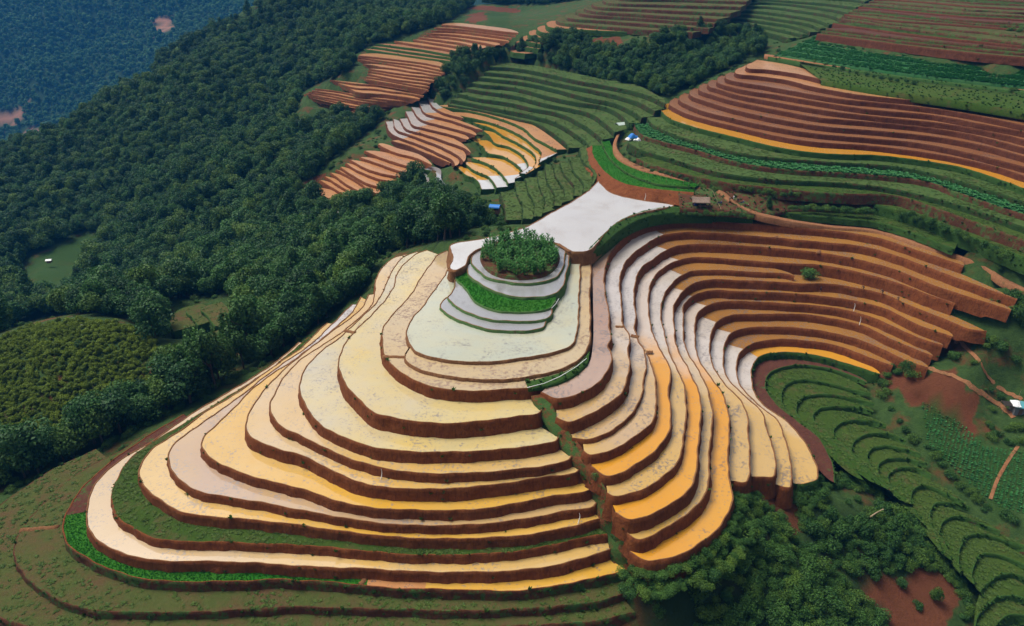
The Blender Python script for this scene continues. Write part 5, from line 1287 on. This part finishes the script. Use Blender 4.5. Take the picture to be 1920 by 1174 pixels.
# white huts and stones in the forest clearings
e = thing('hut', "tiny white roofed hut in the grassy forest clearing", 'hut', spot(93, 492, -86.2), .2, None, .75)
part('roof', lambda V, F: gable(V, F, 3.4, 3.0, 1.8, 2.6, .12, .4), M['whitecloth'], e)
part('wall', lambda V, F: [box(V, F, (0, y, .8), (3.2, .12, 2.2)) for y in (-1.2, 1.2)], M['mudwall'], e)
for (u, v, w, lab) in ((135, 612, 2.2, "larger of two pale boulders on the grassy top of the scrub hump"), (154, 613, 1.1, "smaller of two pale boulders on the grassy top of the scrub hump")):
    V, F = [], []; r = random.Random(int(u)); n = 9
    for j in range(6):
        for i in range(n):
            a = 6.283 * i / n; t_ = math.pi * j / 5; k = r.uniform(.8, 1.15); V.append((w * .6 * k * math.sin(t_) * math.cos(a), w * .45 * k * math.sin(t_) * math.sin(a), w * .4 * k * math.cos(t_)))
    for j in range(5):
        for i in range(n): F.append((j * n + i, j * n + (i + 1) % n, (j + 1) * n + (i + 1) % n, (j + 1) * n + i))
    o = link('boulder', mesh_from('boulder', V, F, [M['whitecloth']])); o.location = spot(u, v, -58.4) + np.array([0, 0, .3]); tag(o, lab, 'boulder')

# people bending over the seedbeds and standing by the motorbikes
def person(label, loc, rz, stoop, shirt, hat, group=None):
    h = 1.0
    hip = (0, 0, .86)
    ch = (math.sin(stoop) * .45, 0, .86 + math.cos(stoop) * .45); nk = (math.sin(stoop * 1.05) * .58, 0, .86 + math.cos(stoop * 1.05) * .58)
    hd = (nk[0] + math.sin(stoop * .7) * .2, 0, nk[2] + math.cos(stoop * .7) * .2)
    pts_ = [hip, ch, nk, hd]; ed = [(0, 1), (1, 2), (2, 3)]; rad = [.15, .17, .06, .10]
    for s in (-1, 1):
        k = len(pts_); kx = .12 if stoop > .5 else .02
        pts_ += [(-.02, s * .1, .80), (kx, s * .12, .45), (0, s * .13, .08), (.13, s * .14, .04)]
        rad += [.10, .07, .05, .045]; ed += [(0, k), (k, k + 1), (k + 1, k + 2), (k + 2, k + 3)]
        k = len(pts_); sx, sz = ch[0] + math.sin(stoop) * .06, ch[2] + math.cos(stoop) * .06
        f = .25 if stoop > .5 else .06
        pts_ += [(sx, s * .2, sz), (sx + f * .4, s * .25, sz - .28), (sx + f, s * .2, sz - .52), (sx + f * 1.1, s * .19, sz - .62)]
        rad += [.065, .048, .036, .03]; ed += [(1, k), (k, k + 1), (k + 1, k + 2), (k + 2, k + 3)]
        m = len(pts_)
        for q in range(4):
            pts_.append((sx + f * 1.1 + .02 * q - .03, s * (.19 - .004 * q), sz - .70)); rad.append(.011); ed.append((k + 3, m + q))
        pts_.append((sx + f * 1.1 + .05, s * .15, sz - .65)); rad.append(.012); ed.append((k + 3, m + 4))
    me = bpy.data.meshes.new('person'); me.from_pydata(pts_, ed, [])
    o = link('person', me); md = o.modifiers.new('skin', 'SKIN')
    for i, sv in enumerate(me.skin_vertices[0].data): sv.radius = (rad[i], rad[i])
    me.skin_vertices[0].data[0].use_root = True
    sb = o.modifiers.new('smooth', 'SUBSURF'); sb.levels = 1; sb.render_levels = 1
    dg_ = bpy.context.evaluated_depsgraph_get(); m2 = bpy.data.meshes.new_from_object(o.evaluated_get(dg_)); o.modifiers.clear(); o.data = m2; m2.name = 'person'
    m2.materials.clear()
    for mm in (shirt, M['cloth_dark'], M['skin']): m2.materials.append(mm)
    for p_ in m2.polygons:
        c = p_.center; dh_ = (Vector(c) - Vector(hd)).length
        hand = c.z < ch[2] - .42 and abs(c.y) > .13 and c.x > ch[0] - .1 and stoop < .5
        p_.material_index = 2 if dh_ < .14 or hand or c.z < .09 else (1 if c.z < .84 and abs(c.x) < .3 else 0); p_.use_smooth = True
    V, F = [], []; n = 14
    for i in range(n): a = 6.283 * i / n; V.append((hd[0] + .24 * math.cos(a), .24 * math.sin(a), hd[2] + .05)); V.append((hd[0] + .05 * math.cos(a), .05 * math.sin(a), hd[2] + .2))
    for i in range(n): j = (i + 1) % n; F.append((2 * i, 2 * j, 2 * j + 1, 2 * i + 1))
    F.append(tuple(2 * i + 1 for i in range(n)))
    o.location = loc; o.rotation_euler = (0, 0, rz); o.scale = (1.15,) * 3
    link('hat', mesh_from('hat', V, F, [hat]), o)
    return tag(o, label, 'person', group)
person("stooping planter in dark clothes, leftmost of three on the long muddy terrace", spot(1619, 543, -52.6), 3.6, 1.15, M['cloth_dark'], M['wood'], "planters on the terrace")
person("stooping planter in dark clothes, middle one of three on the long muddy terrace", spot(1655, 551, -52.6), 3.3, 1.0, M['cloth_dark'], M['wood'], "planters on the terrace")
person("stooping planter in dark clothes, rightmost of three on the long muddy terrace", spot(1684, 563, -52.6), 3.9, 1.2, M['cloth_dark'], M['wood'], "planters on the terrace")
person("lone figure in dark clothes standing at the terrace step right of the bush", spot(1538, 549, -54.1), 2.0, .1, M['cloth_dark'], M['cloth_dark'])
person("figure in a white shirt standing among the parked motorbikes", spot(1375, 378, -43.2), 2.6, .05, M['cloth_white'], M['cloth_white'])
person("figure in dark clothes standing beside the white shirted one", spot(1383, 381, -43.5), 4.2, .08, M['cloth_dark'], M['wood'])
def wheel(V, F, c, r, w):
    n = 16; m = 6; b = len(V)
    for i in range(n):
        for j in range(m):
            a = 6.283 * i / n; q = 6.283 * j / m; rr = r + w * math.cos(q); V.append((c[0] + rr * math.cos(a), c[1] + w * math.sin(q), c[2] + rr * math.sin(a)))
    F += [(b + i * m + j, b + ((i + 1) % n) * m + j, b + ((i + 1) % n) * m + (j + 1) % m, b + i * m + (j + 1) % m) for i in range(n) for j in range(m)]
def motorbike(label, loc, rz, paint, group):
    e = thing('motorbike', label, 'motorbike', loc, rz, group, 1.2)
    part('body', lambda V, F: [rod(V, F, (-.45, 0, .55), (.35, 0, .45), .11, .13), rod(V, F, (.35, 0, .45), (.58, 0, .88), .07, .05), rod(V, F, (.62, 0, .30), (.52, 0, .95), .035), rod(V, F, (-.62, 0, .30), (-.2, 0, .40), .04), box(V, F, (.5, 0, .62), (.10, .34, .5))], paint, e)
    part('seat', lambda V, F: box(V, F, (-.32, 0, .78), (.72, .24, .10)), M['rubber'], e)
    part('handlebar', lambda V, F: [rod(V, F, (.46, -.33, .98), (.50, 0, .95), .02), rod(V, F, (.50, 0, .95), (.46, .33, .98), .02)], M['metal'], e)
    part('headlight', lambda V, F: rod(V, F, (.52, 0, .90), (.64, 0, .88), .08, .07, 10), M['whitecloth'], e)
    for x in (-.62, .64):
        w_ = part('wheel', lambda V, F: [wheel(V, F, (x, 0, .28), .24, .05)], M['rubber'], e)
        part('rim', lambda V, F: [rod(V, F, (x, 0, .28), (x + .2 * math.cos(a), 0, .28 + .2 * math.sin(a)), .012) for a in (0, 1.05, 2.1, 3.14, 4.2, 5.24)] + [rod(V, F, (x, -.06, .28), (x, .06, .28), .05)], M['metal'], w_)
    return e
for (u, v, z, rz, pt, lab) in ((1250, 328, -41.7, .3, 'paint_blue', "leftmost of three motorbikes parked on the track above the seedling beds"), (1260, 331, -41.75, .5, 'paint_red', "middle one of three motorbikes parked on the track above the seedling beds"), (1275, 334, -41.8, .2, 'metal', "rightmost of three motorbikes parked on the track above the seedling beds"),
        (1368, 377, -43.0, 1.2, 'metal', "motorbike parked left of the white shirted figure"), (1391, 383, -43.6, .4, 'paint_blue', "dark motorbike parked right of the standing figures"), (1399, 388, -43.8, -.5, 'paint_red', "motorbike lying nearest the red cart track verge"), (1425, 396, -44.5, -.3, 'paint_blue', "lone motorbike further down the red cart track"), (1349, 383, -43.3, .2, 'paint_blue', "motorbike parked right behind the thatched hut")):
    motorbike(lab, spot(u, v, z), rz, M[pt], "motorbikes by the track")

# cross bunds, trickles of water, poles, pipes
def ridge(a, b, z, w=.22, h=.3, mat='bund'):
    p, q = at_z(*a, z), at_z(*b, z); n = 8; V = []; F = []
    d = (q - p)[:2]; d = d / max(np.linalg.norm(d), 1e-6); s = np.array([-d[1], d[0]])
    for i in range(n):
        c = p + (q - p) * i / (n - 1); wv = .05 * math.sin(i * 2.1)
        for (o_, zz) in ((-w * 1.5, -.06), (-w * .7, h * .8), (w * .7, h * .8 + .02 * math.sin(i)), (w * 1.5, -.06)): V.append((c[0] + s[0] * (o_ + wv), c[1] + s[1] * (o_ + wv), z + zz * .6))
    for i in range(n - 1):
        for j in range(3): F.append((4 * i + j, 4 * i + j + 1, 4 * i + 5 + j, 4 * i + 4 + j))
    F += [(0, 3, 2, 1), (4 * n - 4, 4 * n - 3, 4 * n - 2, 4 * n - 1)]
    tag(link('bund', mesh_from('bund', W(np.array(V)), F, [M[mat]], smooth_=True)), kind='structure')
for a, b, z in (((717, 669), (764, 670), -46.15), ((1154, 613), (1169, 613), -47.7), ((1183, 629), (1198, 632), -49.0), ((1212, 660), (1224, 660), -50.4), ((728, 520), (741, 523), -50.65), ((646, 620), (666, 624), -47.55), ((838, 507), (856, 509), -43.5), ((1047, 458), (1070, 472), -43.5), ((38, 994), (110, 988), -59.95), ((1453, 446), (1457, 443), -47.7), ((1533, 475), (1537, 470), -49.0), ((676, 1096), (690, 1078), -58.85)):
    ridge(a, b, z)
M['trickle'] = mat_plain('running_water', (.75, .74, .70), .2, .1, 6)
for (u, v, z, drop) in ((715, 879, -50.65, 1.5), (1086, 962, -54.35, 1.1), (1602, 569, -54.15, 1.35), (1613, 594, -55.6, 1.45), (1210, 363, -42.4, 1.3)):
    p = at_z(u, v, z); q = p.copy(); V = []; F = []
    for i in range(6):
        f = i / 5; c = W(np.array([p[0] + .08 * math.sin(i), p[1] - .42 * f - .12, z + .1 - drop * f])); wd = .05 + .10 * f
        V += [(c[0] - wd, c[1], c[2]), (c[0], c[1] - .09, c[2]), (c[0] + wd, c[1], c[2]), (c[0], c[1] + .1, c[2])]
    for i in range(5):
        for j in range(4): F.append((4 * i + j, 4 * i + (j + 1) % 4, 4 * i + 4 + (j + 1) % 4, 4 * i + 4 + j))
    tag(link('water', mesh_from('water', V, F, [M['trickle']], smooth_=True)), kind='structure')
def tube(name, P3, r, mat, label, cat):
    V, F = [], []
    for a, b in zip(P3[:-1], P3[1:]): rod(V, F, tuple(a), tuple(b), r)
    return tag(link(name, mesh_from(name, V, F, [mat])), label, cat)
tube('pipe', [spot(u, v, z) for u, v, z in ((988, 727, -45.7), (1020, 719, -45.6), (1050, 706, -45.6), (1080, 688, -45.55), (1100, 672, -45.55))], .07, M['whitecloth'], "thin white pipe along the grass strip under the summit terraces", 'pipe')
tube('pipe', [spot(u, v, z) for u, v, z in ((1034, 578, -44.3), (1042, 570, -44.25), (1048, 560, -44.1))], .06, M['whitecloth'], "short white pipe beside the bright green seedbed", 'pipe')
tube('log', [spot(1632, 969, -64.2), spot(1644, 961, -64.2), spot(1656, 955, -64.3)], .16, M['bamboo'], "bleached log lying between the lower green terraces and thicket", 'log')
def hit(u, v):
    dx, dy, dz = ray(u, v); t_ = np.linspace(40, 420, 1500); P = np.c_[dx * t_, dy * t_, dz * t_]
    i = int(np.argmax(P[:, 2] < gh(P[:, 0], P[:, 1]))); return P[i]
def drape(us, r=.35): return [W(hit(u, v) + np.array([0, 0, r])) for u, v in us]
tube('pole', [spot(1846, 641, -55.6) + np.array([0, 0, .4]), spot(1892, 612, -52.7) + np.array([0, 0, 1.2])], .10, M['bamboo'], "long pale pole lying over bushes right of the brown terraces", 'pole')
# fence of thin posts along the lower side of the track
fn = thing('fence', "line of thin wooden fence posts below the track above the seedlings", 'fence', spot(1160, 300, -41.7))
for (u, v) in ((1168, 306), (1181, 314), (1192, 321), (1206, 327), (1216, 331), (1238, 339), (1249, 342), (1281, 347), (1291, 349)):
    p_ = spot(u, v, -41.9) - np.array(fn.location); part('post', lambda V, F: rod(V, F, tuple(p_ - np.array([0, 0, .8])), tuple(p_ + np.array([0, 0, 1.5])), .06), M['bamboo'], fn)
# ribbons of trodden earth on the right-hand slope
def ribbon(name, us, w, mat):
    q = smooth(np.array(us, float), 6); P = np.array([hit(u, v) for u, v in q]); n = normals2(P); V = []
    for i in range(len(P)):
        for o_ in (-w, 0, w):
            x, y = P[i, 0] + n[i, 0] * o_, P[i, 1] + n[i, 1] * o_; V.append((x, y, float(gh(x, y)) + (.10 if o_ else .14)))
    F = [(3 * i + j, 3 * i + j + 1, 3 * i + 4 + j, 3 * i + 3 + j) for i in range(len(P) - 1) for j in (0, 1)]
    tag(link(name, mesh_from(name, W(np.array(V)), F, [M[mat]], smooth_=True)), kind='structure')
ribbon('path', ((1740, 692), (1765, 700), (1790, 708), (1815, 722), (1840, 740), (1868, 757), (1900, 785)), .32, 'path')
ribbon('path', ((1790, 640), (1812, 655), (1835, 680), (1855, 712), (1880, 735), (1915, 752)), .22, 'path')
ribbon('path', ((1908, 838), (1890, 865), (1870, 900), (1856, 938)), .22, 'path')

# ------------------------------------------------------------------ single trees and shrubs with a place of their own
def bush_at(u, v, z, d, label, k=0, name='shrub', h=1.0, group=None):
    p = at_z(u, v, z) if z is not None else hit(u, v)
    return put_shrub(p - np.array([0, 0, .08]), d * SC * h, d * SC, random.uniform(0, 6.28), k, label, group, name, 'shrub')
bush_at(1515, 522, -52.6, 3.3, "large dark shrub growing on the middle brown terrace wall", 1, h=.75)
bush_at(1697, 694, -58.0, 2.0, "dark shrub beside the gold tip of a lower amphitheatre terrace", 0, h=1.3)
bush_at(1748, 680, None, 1.8, "left one of two round shrubs on the bare slope past the terrace tips", 2)
bush_at(1792, 672, None, 2.0, "right one of two round shrubs on the bare slope past the terrace tips", 3)
bush_at(1690, 1100, None, 1.6, "thin grey green shrub at the edge of the red mud field", 1)
for (u, v, d, lab) in ((1123, 897, 1.5, "shrub in the gully, uppermost beside the golden terraces"), (1139, 940, 1.3, "shrub in the gully halfway down the spur"), (1160, 1012, 1.1, "shrub low in the gully beside the cream terrace tips"), (1126, 915, 1.0, "small shrub just below the uppermost gully shrub"), (1152, 968, .9, "small shrub in the gully between two larger ones")):
    bush_at(u, v, -51.6 - (v - 893) * .0415, d, lab, 1)
HED = [("1642,716 1652,742 1668,772 1690,800 1722,832 1760,868 1798,912 1850,955 1905,985", None, 1.35, 16, "shrub in the hedge along the right edge of the curved green terraces", "hedge right of the green terraces"),
       ("1592,862 1612,890 1634,918 1655,944 1680,970 1705,1000 1735,1030 1765,1058", None, 1.25, 20, "shrub in the dense hedge on the left edge of the lower green terraces", "hedge left of the green terraces"),
       ("1475,392 1520,393 1570,396 1640,402", -43.6, 1.5, 14, "shrub in the thick hedge below the orange earth bank", "hedge below the orange bank"),
       ("1675,398 1720,412 1770,430 1830,458 1890,485", -42.9, 1.5, 16, "shrub in the long hedge behind the cart track on the right", "hedge behind the cart track"),
       ("1268,402 1300,404 1340,404 1380,406 1412,410", -44.0, 1.0, 14, "low shrub on the bank in front of the thatched hut", "shrubs before the thatched hut"),
       ("1172,250 1182,238 1196,226 1210,214", -39.4, 1.3, 8, "shrub beside the pale roofed shed", "shrubs by the shed"),
       ("1166,288 1180,298 1200,309 1228,322 1262,330 1320,352 1345,360", -41.0, 1.0, 16, "low shrub along the upper side of the cart track", "shrubs above the track"),
       ("1372,352 1410,360 1460,366 1500,368", -41.7, 1.2, 12, "shrub along the top of the orange earth bank", "shrubs above the orange bank"),
       ("1865,570 1885,585 1905,595 1918,610 1900,560 1918,575", None, 2.0, 8, "shrub in the clump at the right ends of the brown terraces", "clump at the terrace ends"),
       ("1650,748 1668,700 1690,702 1715,706", None, 1.6, 6, "shrub at the corner between pit terraces and brown terraces", "corner shrubs"),
       ("1820,640 1850,640 1880,650 1840,655", None, 1.7, 6, "shrub on the dark slope under the long pale pole", "shrubs under the pole"),
       ("1850,830 1880,815 1910,800 1915,830 1875,840", None, 1.7, 8, "leafy shrub in the patch below the teal roofed house", "shrubs below the house"),
       ("880,395 895,385 910,400 900,420 930,425 950,410 885,420 870,405 945,425", None, 2.2, 16, "dark shrub around the tiny blue roofed hut", "shrubs around the blue hut"),
       ("1450,108 1500,114 1560,126 1640,146 1720,158", -26.2, 1.2, 18, "shrub in the strip between the dirt lane and brown terraces", "shrubs under the dirt lane"),
       ("1200,1090 1215,1130 1232,1160 1225,1060", None, 1.2, 8, "shrub at the foot of the gully beside the lowest terraces", "shrubs at the gully foot"),
       ("1790,1085 1800,1110 1815,1140 1800,1165", None, 1.2, 8, "shrub on the right rim of the red mud field", "shrubs right of the mud field"),
       ("1780,30 1815,40 1850,48 1890,58 1915,62", -17.2, 1.6, 10, "shrub in the hedge among the topmost terraces", "hedge on the topmost terraces"),
       ("15,925 80,895 160,862 250,812 330,770 420,722 480,692 560,642", None, 1.3, 34, "leafy shrub on the verge between the forest and the flooded spur", "verge shrubs")]
for s_, z, d, n, lab, grp in HED:
    q = smooth(pl(s_), 2.0)
    for k in range(n):
        u, v = q[int((k + .5) / n * len(q))]; p = at_z(u, v, z) if z is not None else hit(u + random.uniform(-3, 3), v + random.uniform(-3, 3))
        p = p + np.array([random.uniform(-.3, .3), random.uniform(-.3, .3), -.1]); dd = d * random.uniform(.75, 1.3)
        put_shrub(p, dd * SC * random.uniform(.8, 1.15), dd * SC, random.uniform(0, 6.28), random.randrange(6), lab, grp)
p = hit(1752, 1128)
put_tree(p - np.array([0, 0, .1]), 4.6, 3.6, 1.0, 'tree', 5, "small yellow green tree alone on the red mud field", None)
p = hit(35, 610); put_tree(p - np.array([0, 0, .1]), 14, 13, 1.0, 'tree', 1, "big round tree standing behind the scrub hump", None)
p = hit(1445, 392); put_tree(at_z(1440, 394, -44.2), 5.0, 3.6, 1.0, 'tree', 7, "slim dark tree beside the cart track near the motorbikes", None)
p = hit(1425, 60)
# ------------------------------------------------------------------ haze
HZ = .000115
hm = bpy.data.materials.new("haze_air"); hm.use_nodes = True
ht = hm.node_tree; ht.nodes.remove(ht.nodes["Principled BSDF"])
pv = ht.nodes.new("ShaderNodeVolumePrincipled")
pv.inputs['Color'].default_value = (.05, .36, .95, 1); pv.inputs['Density'].default_value = HZ; pv.inputs['Anisotropy'].default_value = 0.0
ht.links.new(pv.outputs[0], ht.nodes["Material Output"].inputs['Volume'])
a0, b0 = W(np.array([-1520.0, -15.0, -262.0])), W(np.array([520.0, 1520.0, 12.0]))
bx = [(x, y, z) for x in (a0[0], b0[0]) for y in (a0[1], b0[1]) for z in (a0[2], b0[2])]
hz = mesh_from("haze", bx, [(0, 1, 3, 2), (4, 6, 7, 5), (0, 4, 5, 1), (2, 3, 7, 6), (0, 2, 6, 4), (1, 5, 7, 3)], [hm])
tag(link("haze", hz), kind='stuff')
